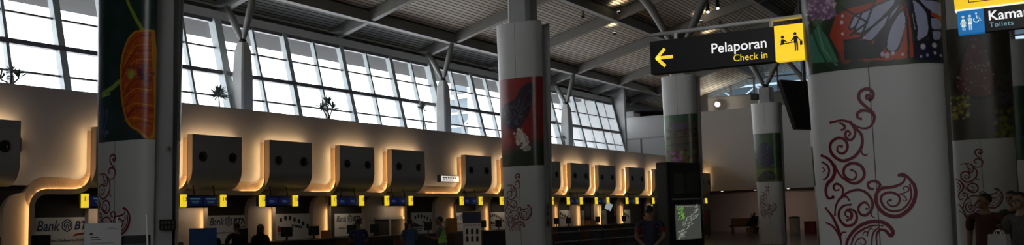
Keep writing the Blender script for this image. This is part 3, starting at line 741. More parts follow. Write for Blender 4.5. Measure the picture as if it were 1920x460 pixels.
for i, ((hl, hwid, n1, n2), yl) in enumerate(zip(hoods, legs)):
    h1 = (hl+hwid)*.9926; hl = hl*.9926+.05; hwid = h1-hl; rl_ = hl+.02
    org = (-20.4, hl+hwid/2, 2.5)
    t = thing('counter_hood', org, 'curved dark grey wall hood with warm glow above counters %s and %s' % (n1, n2), 'counter hood', 'curved hoods over the check-in counters')
    hood_sheet(hl, h1, 0, .03).build('hood_panel', HOODG, t, org)
    hood_body(hl+.005, h1-.005, .031).build('backing', CREAM2, t, org)
    M().bb((XW+.005, hl+.5, 3.5), (HR, hl+.56, 3.56)).bb((XW+.005, h1-.56, 3.5), (HR, h1-.5, 3.56)).build('bracket', CREAM2, t, org)
    ribbon_mesh(yl, rl_-.02).build('ribbon', CREAM2, t, org)
    pe = sum(hoods[i-1][:2])+.05 if i else 0
    for up_, lo_, mat_ in ((True, 1, LEDL), (True, 0, LEDV), (False, 0, LEDM)): led_mesh(yl, rl_-.02, pe, up_, lo_).build('light_strip', mat_, t, org, fix=False)
    M().bb((HR-.05, hl+.2, HT-.06), (HR-.01, h1+.1, HT-.03)).build('light_strip', LEDT, t, org)
    M().bb((HR-.05, h1-.06, 3.1), (HR-.01, h1-.03, HT-.1)).build('light_strip', LEDT, t, org)
    nozzle(hl+.2*hwid, 3.45, t, org); nozzle(hl+.8*hwid, 3.45, t, org)
    # hanging number lamps and flight screens below the hood
    so = (-20.26, hl+.45, 2.08)
    s = thing('counter_display', so, 'hanging blue screens with yellow number lamps of counters %s and %s' % (n1, n2), 'counter display', 'screens hanging over the check-in counters')
    X = so[0]
    h = M().bb((X-.07, hl-.36, 2.1), (X, hl+1.26, 2.40))
    h.build('housing', BLACK, s, so, bevel=.008)
    for y in (hl+.2, hl+.9): M().tube([(X-.035, y, 2.38), (X-.09, y, 2.68)], .018, 8).build('hanger', BLACKM, s, so)
    for q, (y, nn) in enumerate(((hl-.24, n1), (hl+1.13, n2))):
        body = M().prism([(X-.02, y-.065), (X+.04, y-.085), (X+.09, y-.07), (X+.10, y+.075), (X-.02, y+.075)], 2, 2.09, 2.42)
        lamp = body.build('number_lamp', NUMY, s, so, bevel=.01); lamp['label'] = 'yellow lamp numbered %s' % nn
        vs, fs = number_poly(nn); M().add([(X+.103, y+a, 2.25+b) for a, b in vs], fs).build('numeral', INK, lamp, so)
    sw = .5
    for q in range(2):
        y = hl-.06+q*(sw+.03)
        sc = M().bb((X, y, 2.13), (X+.012, y+sw, 2.37)).build('screen', SCREENB, s, so)
        g = lambda a, b, y=y: (X+.014, y+a, 2.13+b)
        tl = [rect(sw*.15, .16, sw*.7, .035), rect(sw*.25, .10, sw*.5, .022), rect(sw*.3, .06, sw*.4, .02)] if i < 3 else [rect(sw*.2, .11, sw*.6, .012), rect(sw*.35, .13, sw*.25, .012), rect(sw*.3, .085, sw*.4, .01)]
        M().flat(tl, g).build('screen_text', SCREENT if i < 3 else SCREENW, sc, so, fix=False)

    M().bb((X-.06, hl-.05, 2.07), (X-.01, hl+.95, 2.1)).build('fill_lamp_body', BLACK, s, so)  # body made up to carry the fill light
    L = bpy.data.lights.new('banner_fill_light', 'AREA'); L.shape = 'RECTANGLE'; L.size = .9; L.size_y = .04; L.energy = 1.7; L.color = (1., .76, .52)  # fill light added to brighten the banners behind the desks
    lo = bpy.data.objects.new('banner_fill_light', L); COL.objects.link(lo); lo.location = (X-.035, hl+.45, 2.065)
    lo.rotation_euler = Matrix(((0, -.86, .51), (1, 0, 0), (0, .51, .86))).to_euler()
# wall pieces between the counter openings, with a rounded shoulder on their near side
opens = []
for i, yl in enumerate(legs):
    a = yl; b = {1: 14.75, 2: 16.2, 3: 19.95, 4: 22.67, 5: 25.24, 6: 29.35}.get(i, (legs[i+1] if i+1 < len(legs) else 57.)-.55)
    opens.append((a, b))
ends = [Y0]+[b for a, b in opens]
starts = [a+.09 for a, b in opens]+[59.4]
for i, (b, a) in enumerate(zip(ends, starts)):
    pts = [(a, 0), (a, 2.62)]
    if i == 0: pts += [(b, 2.62)]
    else:
        r = .5
        for k in range(9):
            t = PI/2+PI/2*k/8; pts.append((b+r+r*math.cos(t), 2.0+ .45*math.sin(t)))
    pts.append((b, 0))
    m = M().prism(pts, 0, XW-.15, XW)
    struct(m.build('wall_pier_%d' % (i+1), CREAMP))

# ================================================================== things along the check-in wall
def east(X):                                             # map for pictures on surfaces that face the hall (+X)
    return lambda y0, z0: (lambda a, b: (X, y0+a, z0+b))
def fit(m, body, f, x, y, wd, cap, **k):
    vs, fs = text2d(body, 1., **k); x0 = min(v[0] for v in vs); x1 = max(v[0] for v in vs); sx = wd/(x1-x0)
    return m.add([f(x+(a-x0)*sx, y+b*cap/.72) for a, b in vs], fs)
def bank_banner(X, y0, z0, w, h, label, small=True):
    org = (X, y0+w/2, z0); t = thing('bank_banner', org, label, 'banner', 'white bank banners in the counter openings')
    M().bb((X-.03, y0, z0), (X, y0+w, z0+h)).build('panel', BANNER, t, org, bevel=.004)
    f = lambda a, b: (X+.004, y0+a, z0+b)
    ch = .125*w; zb_ = h-.05*w-ch
    m = M(); fit(m, 'Bank', f, .055*w, zb_, .335*w, ch*1.12, bold=.012, shear=.25); m.build('lettering', NAVY, t, org, fix=False)
    m = M(); fit(m, 'BTN', f, .60*w, zb_+.01*w, .33*w, ch*.92, bold=.035, shear=.25); m.build('lettering', NAVY, t, org, fix=False)
    cx, cz, r = .495*w, zb_+ch*.52, .082*w
    hx = lambda q, ks: [(cx+r*q*math.sin(k*PI/3), cz+r*q*math.cos(k*PI/3)) for k in ks]
    M().flat(stroke(hx(1, range(7)), r*.2)+stroke(hx(.6, (4, 5, 0, 1, 2)), r*.17)+stroke([(cx-r*.2, cz-r*.6), (cx-r*.2, cz), (cx, cz+.2*r), (cx+r*.2, cz), (cx+r*.2, cz-r*.6)], r*.16), f).build('emblem', NAVY, t, org, fix=False)
    M().flat([[(.58*w, zb_-.085*w), (.94*w, zb_-.035*w), (.94*w, zb_-.015*w), (.62*w, zb_-.05*w)]], f).build('swoosh', REDP, t, org, fix=False)
    m = M(); fit(m, 'Sahabat Keluarga Indonesia', f, .13*w, zb_-.15*w, .78*w, .035*w, bold=.015); m.build('small_print', INK, t, org, fix=False)
    return t
def leaflet_banner(X, y0, z0, w, h, label, seed):
    rnd = random.Random(seed); org = (X, y0+w/2, z0)
    t = thing('notice_banner', org, label, 'banner', 'white notice banners in the counter openings')
    M().bb((X-.03, y0, z0), (X, y0+w, z0+h)).build('panel', BANNER, t, org, bevel=.004)
    f = lambda a, b: (X+.004, y0+a, z0+b)
    sh = []
    for k in range(7):
        x = w*(.16+.12*k); z = h*(.86-.035*abs(k-1.5)**1.5)
        sh += [circ(x, z, .035*w*rnd.uniform(.8, 1.2), 9), rect(x-.03*w, z-.10*h, .06*w, .08*h)]
    for k in range(5): sh.append(rect(w*(.45+.06*k), h*(.5-.02*k), .045*w, .09*h))
    sh += [rect(.08*w, .22*h, .34*w, .03*h), rect(.08*w, .12*h, .3*w, .03*h)]
    M().flat(sh, f).build('pictogram_print', INK, t, org, fix=False)
    M().flat([[(.07*w, .30*h), (.52*w, .34*h), (.30*w, .42*h), (.07*w, .55*h)]], f).build('wedge', REDP if seed % 3 else INK, t, org, fix=False)
    return t
bank_banner(-20.74, 13.41, 0.796, 1.76, 1.079, 'white bank banner with navy lettering nearest the tulip column')
bank_banner(-20.74, 18.56, 0.985, 1.57, 0.871, 'white bank banner behind the two dark figures, below counter 15', False)
leaflet_banner(-20.74, 21.16, 1.079, 1.62, 0.795, 'white notice banner with a red wedge, between counters 15 and 18', 1)
bank_banner(-20.74, 23.87, 1.108, 1.52, 0.738, 'white bank banner behind the person in dark blue', False)
leaflet_banner(-20.74, 28.04, 1.079, 1.57, 0.757, 'white notice banner behind the person in light blue', 3)
bank_banner(-20.74, 30.63, 1.079, 1.38, 0.719, 'white bank banner half hidden by the roll-up bottle poster', False)
leaflet_banner(-20.74, 33.31, 1.079, 1.34, 0.710, 'white notice banner beside the red butterfly column', 6)
leaflet_banner(-20.74, 38.86, 1.079, 1.76, 0.757, 'white notice banner just past the red butterfly column, beyond the pier', 9)
leaflet_banner(-20.74, 40.71, 1.032, 1.57, 0.757, 'white notice banner behind the tilted white screen', 4)
leaflet_banner(-20.74, 43.11, 1.032, 1.76, 0.757, 'white notice banner two openings short of the black kiosk', 5)
leaflet_banner(-20.74, 45.89, 1.032, 2.04, 0.757, 'white notice banner in the opening next to the black kiosk', 7)
# service window on the wide pier; a dark slab stands in for its shaded inside
org = (XW, 26.5, .9); t = thing('service_window', org, 'dark service window with grey frame in the wall below counter 20', 'service window')
M().bb((XW-.02, 25.75, .9), (XW+.015, 27.4, 1.62)).build('opening', DARKREC, t, org)
M().bb((XW, 25.7, 1.62), (XW+.05, 27.45, 1.70)).bb((XW, 26.5, .9), (XW+.05, 26.6, 1.64)).bb((XW, 25.7, .86), (XW+.05, 27.45, .92)).build('frame', PIER, t, org)
# grey speakers between the hoods
for y, l in ((13.5, 'grey wall speaker beside the hood of counter 10'), (19.85, 'grey wall speaker between the hoods of counters 14 and 15'), (28.2, 'grey wall speaker between the hoods of counters 18 and 19'),
             (36.5, 'grey wall speaker beside the red butterfly column, over counter 23'), (42.6, 'grey wall speaker between the hoods of counters 28 and 29'), (49.9, 'grey wall speaker between the hoods of counters 32 and 33')):
    y *= .948; z = 3.63 if y > 15 else 3.52
    org = (XW, y, z); t = thing('wall_speaker', org, l, 'speaker', 'small speakers on the check-in wall')
    M().prism([(XW+.005, y-.11), (XW+.2, y-.085), (XW+.2, y+.085), (XW+.005, y+.11)], 2, z-.17, z+.17).build('cabinet', PIER, t, org, bevel=.01)
    M().bb((XW+.198, y-.065, z-.14), (XW+.208, y+.065, z+.14)).build('mesh_cover', BLACK, t, org)
# light box and the two tiny lamps
org = (XW, 30.2, 3.0); t = thing('light_box_sign', org, 'white light box sign with two lines of small print on the wall', 'sign')
M().bb((XW, 29.53, 2.97), (XW+.1, 30.86, 3.24)).build('housing', BLACK, t, org)
p = M().bb((XW+.1, 29.65, 3.0), (XW+.11, 30.83, 3.21)).build('light_panel', WSIGN, t, org)
M().flat([rect(29.75+.16*k, 3.12, .12, .045) for k in range(6)]+[rect(29.75+.19*k, 3.03, .13, .04) for k in range(4)], lambda a, b: (XW+.113, a, b)).build('small_print', INK, p, org, fix=False)
def downlight(c, r, label, facing='Z', cat='lamp'):
    t = thing('downlight', c, label, cat, 'small recessed downlights')
    M().lathe(c, [(r*1.3, 0), (r*1.3, -.02), (r, -.025)], 16).build('ring', STEEL, t, c)
    M().lathe(c, [(r*.95, -.024), (r*.95, -.03)], 16).build('lens', LAMPS, t, c)
    return t
o = M().ell((XW+.06, 12.55, 2.97), (.06, .15, .03)); tag(o.build('wall_lamp', LAMPS, org=(XW+.06, 12.55, 2.97), smooth=True), 'small bright white lamp on the ledge between counters 10 and 11', 'lamp')
for x, l in ((-19.7, 'downlight under the lobby soffit, first past the black kiosk'), (-17.5, 'downlight under the lobby soffit beside the far blue butterfly column'), (-13.3, 'downlight under the lobby soffit beside the big monarch wing column'), (-15.4, 'downlight under the lobby soffit between the far columns')):
    downlight((x, 60.7, 2.88), .08, l)

# ledge plants
def plant(y, z, s, label, n, fan):
    org = (-22.05, y, 4.7); rnd = random.Random(int(y*10))
    t = thing('ledge_plant', org, label, 'plant', 'spiky plants on the window ledge')
    M().lathe(org, [(.10, .0), (.14, .26), (.15, .28), (.12, .28)], 14).build('pot', POTM, t, org)
    heads = [(0, 0)] if not fan else [(-.26, -.08), (.28, .0), (.05, .12)]
    st = M(); lf = M()
    for hy, hz in heads:
        top = Vector((-22.1, y+hy*s, z+hz))
        st.tube([(-22.05, y, 4.96), (-22.07, y+hy*.4*s, (5.06+z)/2), tuple(top)], [.03, .022, .018], 7)
        for k in range(n):
            a = rnd.uniform(0, 2*PI); e = rnd.uniform(-.25, 1.45); L = s*rnd.uniform(.28, .48)
            d = Vector((math.cos(a)*math.cos(e)*.6, math.sin(a)*math.cos(e), math.sin(e)))
            sd = d.cross(Vector((0, 0, 1))).normalized()*.024*s+Vector((0, 0, .004)); mid = top+d*L*.55; tip = top+d*L-Vector((0, 0, .10*L))
            lf.add([top-sd*.4, top+sd*.4, mid+sd, tip, mid-sd], [(0, 1, 2, 3, 4)])
    st.build('stem', STEMM, t, org); lf.build('leaves', LEAFP if not fan and n > 50 else LEAF, t, org, fix=False)
plant(20.2, 5.5, 1.05, 'pale fan-shaped spiky plant on the ledge beside the tapered column', 95, False)
plant(25.1, 5.55, 1.0, 'bushy spiky plant with several heads on the window ledge', 34, True)
plant(30.75, 5.98, .95, 'tall thin-stemmed spiky plant alone on the window ledge', 70, False)
plant(13.6, 5.32, .85, 'small bushy plant on the ledge at the edge of the tall windows', 24, True)
plant(43.0, 5.5, .6, 'small spiky plant on the ledge beyond the red butterfly column', 30, False)

# check-in desks with their computer screens
for i, (y, l) in enumerate(((12.4, 'below counter 10'), (15.3, 'below counter 11'), (18.3, 'below counter 13'), (21.2, 'below counter 15'), (24.1, 'below counter 17'), (27.1, 'below counter 19'), (31.9, 'below counter 21'),
                           (34.9, 'below counter 23'), (38.0, 'below counter 25'), (41.1, 'below counter 27'), (44.2, 'below counter 29'), (48., 'below counter 31'), (51.6, 'below counter 33'))):
    org = (-19.6, y, 0); t = thing('check_in_desk', org, 'dark check-in desk with brown front '+l, 'desk', 'check-in desks')
    M().bb((-19.9, y-1.15, .0), (-19.38, y+1.15, 1.04)).build('body', WOODB, t, org, bevel=.01)
    M().bb((-20.02, y-1.2, 1.04), (-19.28, y+1.2, 1.09)).build('top', COUNTERT, t, org, bevel=.008)
    M().bb((-19.38, y-1.05, .1), (-19.36, y-.05, .95)).build('front_panel', DARKREC, t, org); M().bb((-19.38, y+.05, .1), (-19.36, y+1.05, .95)).build('front_panel', DARKREC, t, org)
    for k, (dy, w) in enumerate(((-.6, 'first'), (.55, 'second'))):
        mo = (-19.7, y+dy, 1.09); q = thing('computer_monitor', mo, 'black computer monitor, %s on the desk %s' % (w, l), 'monitor', 'monitors on the check-in desks')
        M().bb((-19.74, y+dy-.22, 1.2), (-19.70, y+dy+.22, 1.48)).build('screen_housing', BLACK, q, mo, bevel=.006)
        M().bb((-19.73, y+dy-.03, 1.10), (-19.71, y+dy+.03, 1.25)).build('neck', BLACKM, q, mo); M().bb((-19.80, y+dy-.11, 1.09), (-19.64, y+dy+.11, 1.105)).build('foot', BLACKM, q, mo)
for (x, y, z, d, m, l) in ((-19.6, 22.15, 1.09, (.22, .2, .24), ORANGE, 'small orange carton on the desk below counter 15'), (-19.6, 29.0, 1.09, (.24, .30, .5), ORANGE, 'pale orange paper carton beside the desk with flowers'),
                           (-19.5, 40.4, 1.09, (.25, .6, .22), ORANGE, 'orange carton lying on the desk below counter 27'), (-19.5, 47.4, 1.09, (.25, .7, .34), ORANGE, 'orange carton on the desk below counter 31')):
    c = (x, y, z+d[2]/2)
    if z > 1 and abs(y-29.0) < .1: c = (x, y, z+d[2]/2); M_ = M().bb((x-.3, y-.35, 0), (x+.3, y+.35, z)); tag(M_.build('side_table', WOODB, org=(x, y, 0), bevel=.01), 'dark side table under the flowers and pale orange carton', 'table')
    t = thing('carton', (x, y, z), l, 'carton', 'orange cartons on the desks')
    M().box(c, d).build('carton_box', m, t, (x, y, z), bevel=.006)
    M().bb((x-d[0]/2+.01, y-d[1]/2, z+d[2]-.001), (x+d[0]/2-.01, y+d[1]/2, z+d[2]+.008)).build('carton_lid', WOODB, t, (x, y, z))
org = (-19.65, 28.72, 1.09); t = thing('flower_vase', org, 'vase of pale yellow-green flowers beside the pale orange carton', 'plant')
M().lathe(org, [(.06, 0), (.09, .1), (.05, .2), (.06, .22)], 14).build('vase', POTM, t, org)
lf = M(); rnd = random.Random(5)
for k in range(60):
    a = rnd.uniform(0, 2*PI); r = rnd.uniform(0, .24); lf.ell((org[0]+r*math.cos(a)*.7, org[1]+r*math.sin(a), org[2]+.28+rnd.uniform(-.06, .22)-r*.3), (.035, .035, .02), 6, 4)
lf.build('flowers', pm('pale_green_petals', (.25, .22, .10), .7, var=.3), t, org)
# tilted white screen on a counter pole, far down the row
org = (-19.6, 42.6, 1.09); t = thing('tilted_screen', org, 'tilted pale screen on a pole above the far desks', 'screen')
M().tube([org, (-19.6, 42.6, 1.85)], .03, 8).build('pole', BLACKM, t, org)
M().box((-19.55, 42.6, 1.95), (.04, .62, .34), rot=Matrix.Rotation(R(-12), 3, 'X') @ Matrix.Rotation(R(20), 3, 'Y')).build('panel', em('pale_screen', (.5, .55, .55), .55), t, org)
# queue barriers
k = 0
names = ['first', 'second', 'third', 'fourth', 'fifth', 'sixth', 'seventh', 'eighth']
for i in range(8):
    y = 29.5+i*2.2; x = -16.9; org = (x, y, 0)
    t = thing('queue_post', org, 'dark queue post with belt, %s from the roll-up bottle poster' % names[i], 'queue post', 'queue posts before the desks')
    M().lathe(org, [(.17, 0), (.17, .02), (.03, .05)], 16).build('base', BLACKM, t, org)
    M().tube([(x, y, .04), (x, y, .95)], .028, 10).build('pole', BLACKM, t, org); M().lathe(org, [(.04, .90), (.04, 1.0), (.02, 1.01)], 12).build('cap', STEEL, t, org)
    if i < 7: M().bb((x-.003, y+.03, .92), (x+.003, y+2.17, .97)).build('belt', PIER, t, org); M().bb((x-.003, y+.03, .55), (x+.003, y+2.17, .6)).build('belt', PIER, t, org)
# roll-up poster
org = (-17.0, 26.3, 0); t = thing('roll_up_poster', org, 'white roll-up poster with blue head and rows of dark bottle shapes', 'poster', rz=R(-2))
rl = lambda a, b: (a, -.012, b)
M().bb((-.40, -.10, 0), (.40, .10, .09)).build('base_cassette', STEEL, t)
M().bb((-.36, -.01, .09), (.36, .0, 1.79)).build('sheet', BANNER, t)
M().flat([rect(-.36, 1.42, .72, .37)], rl).build('blue_head', NAVY, t, fix=False)
M().flat([rect(-.3+.11*q, 1.34, .08, .03) for q in range(6)], rl).build('headline', REDP, t, fix=False)
bt = []
for r_ in (.18, .50, .82, 1.06):
    for q in range(3):
        x = -.27+.2*q+.03; bt += [rect(x, r_, .10, .13), rect(x+.03, r_+.13, .04, .06), circ(x+.05, r_+.13, .05, 10)]
M().flat(bt, rl).build('bottle_print', INK, t, fix=False)
M().bb((-.37, -.015, 1.78), (.37, .005, 1.81)).build('top_rail', STEEL, t); M().tube([(0, .03, .05), (0, .03, 1.78)], .012, 8).build('pole', STEEL, t)
# blue panel stand near counters 13/14 and the one at the picture's edge
def panel_stand(x, y, w, h, label, rz=0):
    t = thing('panel_stand', (x, y, 0), label, 'panel stand', rz=rz)
    M().bb((-.03, -w/2, .5), (0, w/2, h)).build('panel', SKYB, t, bevel=.006)
    M().flat([rect(-w*.3, .5+(h-.5)*.55, w*.6, .02), rect(-w*.36, .5+(h-.5)*.45, w*.7, .02)], lambda a, b: (.004, a, b)).build('small_print', BANNER, t, fix=False)
    M().bb((-.05, -.04, 0), (-.01, .04, .6)).build('pole', BLACKM, t); M().lathe((-.03, 0, 0), [(.2, 0), (.2, .02), (.05, .04)], 16).build('base', BLACKM, t)
panel_stand(-17.4, 15.45, .62, 1.53, 'dark blue panel stand in front of the desk below counter 13', R(-30))
panel_stand(-20.5-.1+2.2, 12.1, .55, 1.2, 'low blue panel stand beside the nearest bank banner', R(-30))
# notice board on metal poles, dark box behind
org = (-7.93, 5.84, 0); t = thing('notice_board', org, 'white notice board with small print between thin metal poles, before the tulip column', 'notice board', rz=R(52))
M().bb((-.165, -.012, 1.15), (.155, .012, 1.645)).build('board', pm('white_notice_sheet', (.50, .51, .50), .5, var=.02), t, bevel=.003)
bf = lambda a, b: (a, -.014, b)
M().flat([rect(.03, 1.585, .10, .005), rect(.05, 1.60, .05, .006), rect(-.11, 1.508, .07, .008), rect(-.11, 1.488, .09, .006), rect(-.11, 1.455, .2, .004), rect(-.11, 1.43, .22, .004)], bf).build('small_print', INK, t, fix=False)
M().flat([circ(-.105, 1.545, .014, 12, .01)], bf).build('stamp', INK, t, fix=False)
M().tube([(.14, .03, .02), (.115, .03, 1.70)], .008, 8).build('pole', POLEM, t); M().tube([(.45, .03, .02), (.38, .03, 1.72)], .009, 8).build('pole', POLEM, t)
for z in (1.3, 1.4, 1.5, 1.6, 1.69): pass
M().bb((.16, .05, .3), (.42, .30, 1.52)).build('dark_box', BLACK, t, bevel=.01)
M().bb((.17, .045, 1.2), (.41, .05, 1.44)).build('blue_front', pm('dim_blue_front', (.05, .08, .13), .5), t)
M().bb((-.2, -.06, 0), (.5, .32, .05)).build('base', BLACKM, t)
# black pictogram plate on the pier of the tulip column
org = (-11.63, 9.66, 1.62); t = thing('pictogram_plate', org, 'small black plate with eight pale pictograms on the tulip column pier', 'plate')
M().bb((-11.645, 9.52, 1.545), (-11.625, 9.80, 1.70)).build('plate', pm('dark_green_plate', (.015, .022, .018), .4), t, org)
M().flat([rect(9.535+.066*a, 1.56+.07*b, .04, .045) for a in range(4) for b in range(2)], lambda a, b: (-11.623, a, b)).build('pictogram_print', pm('grey_print', (.16, .19, .17), .5), t, org, fix=False)
org = (-11.62, 9.66, 2.75); t = thing('round_socket', org, 'small round grey cap on the tulip column pier', 'cap'); M().lathe((-11.635, 9.66, 2.75), [(.05, 0), (.05, .015), (.035, .02)], 16, 0).build('ring', PIER, t, org); M().lathe((-11.635, 9.66, 2.75), [(.03, .018), (.03, .024)], 16, 0).build('disc', BEAMG, t, org)

xs_ = -12.15+uend(1.5)-.03
org = (xs_, 21.5, 1.6); t = thing('fire_notice', org, 'narrow notice with dull red squares on the red butterfly column pier', 'notice')
M().bb((xs_, 21.41, 1.30), (xs_+.012, 21.59, 1.92)).build('plate', PIER, t, org)
M().flat([rect(21.45, 1.34, .10, .12), rect(21.45, 1.60, .10, .08), rect(21.46, 1.78, .08, .08)], lambda a, b: (xs_+.014, a, b)).build('symbol_print', REDP, t, org, fix=False)
M().flat([rect(21.46, 1.49, .08, .015), rect(21.46, 1.71, .08, .015), rect(21.46, 1.74, .08, .01)], lambda a, b: (xs_+.014, a, b)).build('text_print', INK, t, org, fix=False)
# ================================================================== hanging signs
def south(y): return lambda x0, z0, s=1.: (lambda a, b: (x0+a*s, y, z0+b*s))
# check-in sign, carried by a pipe from the big column; 1 unit in its picture = its height
SX0, SX1, SZ0, SZ1, SY = -3.82, -2.155, 3.085, 3.445, 9.6
org = ((SX0+SX1)/2, SY, SZ0); t = thing('direction_sign', org, 'black and yellow hanging check-in sign with arrow, beside the big column', 'sign')
sx = -2.475
M().bb((SX0, SY-.06, SZ0), (sx, SY+.06, SZ1)).build('black_panel', BLACK, t, org, bevel=.004)
yp = M().bb((sx+.004, SY-.062, SZ0), (SX1, SY+.06, SZ1)).build('yellow_panel', YELLOW, t, org)
H = SZ1-SZ0; f = south(SY-.0635)(SX0, SZ0)
aw = .035
M().flat(stroke([(.26, .17), (.08, .17)], aw)+stroke([(.17, .265), (.075, .17), (.17, .075)], aw), f).build('arrow', YELLL, t, org, fix=False)
m = M(); text(m, 'Pelaporan', .148, f, 1.272, .155, bold=.006, align='RIGHT'); m.build('lettering', WHITEL, t, org, fix=False)
m = M(); text(m, 'Check in', .10, f, 1.272, .045, bold=.001, align='RIGHT'); m.build('lettering', YELLL, t, org, fix=False)
g = south(SY-.0645)(sx+.004, SZ0, H)
ic = [circ(.22, .66, .045), [(.16, .47), (.27, .47), (.26, .6), (.18, .6)], [(.14, .44), (.56, .48), (.56, .51), (.14, .47)]]+stroke([(.24, .58), (.33, .51)], .035)+[circ(.57, .72, .045), [(.53, .46), (.63, .46), (.64, .66), (.52, .66)], [(.54, .24), (.58, .24), (.585, .47), (.54, .47)], [(.595, .24), (.635, .24), (.64, .47), (.59, .47)], [(.69, .38), (.76, .39), (.76, .5), (.69, .5)]]+stroke([(.55, .63), (.45, .52)], .035)+stroke([(.63, .62), (.70, .52)], .03)+stroke([(.70, .5), (.72, .54), (.75, .5)], .015)
M().flat(ic, g).build('pictogram', INK, yp, org, fix=False)
M().tube([(SX0-.01, SY, 3.525), (-2.0, SY, 3.525)], .022, 12).build('pipe', POLEM, t, org, smooth=True)
for x in (SX0+.28, sx-.04): M().tube([(x, SY, SZ1-.01), (x, SY, 3.52)], .02, 10).build('hanger', POLEM, t, org)
# toilet sign
ty, tx, tz = 12., -.985, 3.545
org = (.1, ty, tz); t = thing('direction_sign', org, 'hanging toilets sign with blue pictogram panel and yellow strip above', 'sign')
M().bb((tx, ty-.06, tz), (1.6, ty+.06, tz+.27)).build('black_panel', BLACK, t, org)
bp = M().bb((tx, ty-.064, tz), (tx+.275, ty+.058, tz+.268)).build('blue_panel', BLUEL, t, org)
M().bb((tx-.02, ty-.062, tz+.29), (1.6, ty+.06, tz+.62)).build('yellow_panel', YELLOW, t, org)
M().bb((tx-.02, ty-.065, tz+.272), (1.6, ty+.06, tz+.288)).build('white_strip', WHITEL, t, org)
g = south(ty-.066)(tx, tz, .27)
wc = [circ(.22, .73, .055), [(.12, .32), (.32, .32), (.25, .64), (.19, .64)], rect(.17, .14, .04, .2), rect(.24, .14, .04, .2), circ(.48, .74, .055), [(.41, .4), (.55, .4), (.56, .66), (.40, .66)], rect(.42, .14, .05, .3), rect(.495, .14, .05, .3)]+stroke([(.19, .62), (.1, .42)], .03)+stroke([(.25, .62), (.33, .42)], .03)
wc += [circ(.73, .82, .04)]+stroke([(.73, .77), (.75, .62), (.84, .61), (.90, .49)], .03)+stroke([(.72+.1*math.cos(a*.35+2.2), .55+.1*math.sin(a*.35+2.2)) for a in range(12)], .025)+stroke([(.745, .7), (.83, .69)], .025)
M().flat(wc, g).build('pictogram', PALEB, bp, org, fix=False)
f = south(ty-.064)(tx, tz)
m = M(); text(m, 'Kamar Kecil', .155, f, .315, .125, bold=.015); m.build('lettering', WHITEL, t, org, fix=False)
m = M(); text(m, 'Toilets', .075, f, .325, .045, bold=.01, space=1.15); m.build('lettering', TEALL, t, org, fix=False)
M().flat(stroke([(.10+.03, .36), (.37, .36), (.37, .56), (.13, .56), (.13, .36)], .01), f).build('outline_frame', INK, t, org, fix=False)
for x in (-.5, .9): M().tube([(x, ty, tz+.6), (x, ty, zr(-1)-.1)], .018, 8).build('hanger', STEEL, t, org)

# ================================================================== flight kiosk, hanging screen and lamps
kd = Vector((.28, .96, 0)).normalized(); kang = math.atan2(kd.y, kd.x)
kw, kh = 1.12, 2.6
t = thing('flight_kiosk', (-6.93, 17.95, 0), 'black flight kiosk with lit map screen before the garden flower column', 'kiosk', rz=kang)
M().bb((0, .0, 0), (kw, .28, kh)).build('cabinet', BLACKM, t, bevel=.01)
M().bb((-.004, .03, .05), (.0, .25, kh-.05)).build('side_panel', pm('olive_side', (.03, .03, .02), .5), t)
M().bb((.10, -.02, 1.86), (kw-.05, 0., 2.46)).build('upper_frame', BLACK, t, bevel=.006)
for a in (.15, .59):
    M().bb((a, -.026, 1.95), (a+.38, -.02, 2.40)).build('upper_screen', pm('dim_screen_glass', (.035, .04, .035), .15), t)
M().bb((.08, -.03, 1.84), (kw-.03, 0., 1.87)).build('rail', STEEL, t)
fr = M().bb((.10, -.03, .98), (kw-.05, 0., 1.80)).build('screen_frame', BLACK, t, bevel=.006)
ms = M().bb((.16, -.036, 1.04), (kw-.11, -.03, 1.74)).build('map_screen', MAPS, t)
kf = lambda a, b: (a, -.038, b)
rnd = random.Random(4); mk = []; mw = []
for k in range(60):
    a = rnd.uniform(.2, .9); b = 1.1+.55*(a-.2)/.75+rnd.uniform(-.12, .13)
    mw += stroke([(a, b), (a+rnd.uniform(.03, .1), b+rnd.uniform(.02, .08))], .010)
for k in range(22):
    a = rnd.uniform(.2, .42); b = rnd.uniform(1.42, 1.66); mk += stroke([(a, b), (a+.05, b+rnd.uniform(.01, .06))], .03)
mw += [rect(.2+.07*k, 1.70, .045, .012) for k in range(10)]
M().flat(mw, kf).build('white_lettering', MAPW, ms, fix=False); M().flat(mk, lambda a, b: (a, -.0385, b)).build('green_lettering', MAPG, ms, fix=False)
M().bb((.15, -.02, .15), (kw-.1, 0, .85)).build('lower_door', BLACK, t, bevel=.01)
M().flat([circ(.4, .7, .05), rect(.52, .6, .03, .16)], lambda a, b: (a, -.022, b)).build('blue_mark', MAPG, t, fix=False)
# dark screen hanging with its back to us
A = Vector((-4.34, 16.99, 3.91)); B = Vector((-4.13, 17.10, 3.02)); Wd = Vector((.62, .95, -.02))
n_ = Wd.cross(B-A).normalized()
t = thing('hanging_screen', tuple(A), 'dark hanging screen tilted downward, half behind the big column', 'screen')
def slab(A, B, Wd, th, name, mat, par):
    vs = []
    for d in (Vector(), n_*th): vs += [A+d, A+Wd+d, B+Wd+d, B+d]
    return M().add([v-Vector(t.location) for v in vs], [(0, 1, 2, 3), (7, 6, 5, 4), (0, 4, 5, 1), (1, 5, 6, 2), (2, 6, 7, 3), (3, 7, 4, 0)]).build(name, mat, par, bevel=.008)
slab(A, B, Wd, .10, 'housing', BLACKM, t)
slab(A+Wd*.25+(B-A)*.15-n_*.06, B+Wd*.25-(B-A)*.15-n_*.06, Wd*.5, .07, 'back_box', BLACK, t)
M().tube([tuple(Wd*.5), tuple(Wd*.5+Vector((0, 0, zr(-4)-4.0)))], .03, 10).build('hanger', BLACKM, t)
t = thing('hanging_camera', (-13.0, 44.3, 7.0), 'small dark camera on the far blue butterfly column', 'camera')
M().box((.55, -.4, -.15), (.34, .3, .28)).build('body', BLACKM, t, bevel=.03); M().tube([(.2, 0, .1), (.55, -.3, -.05)], .05, 8).build('arm', BLACKM, t)
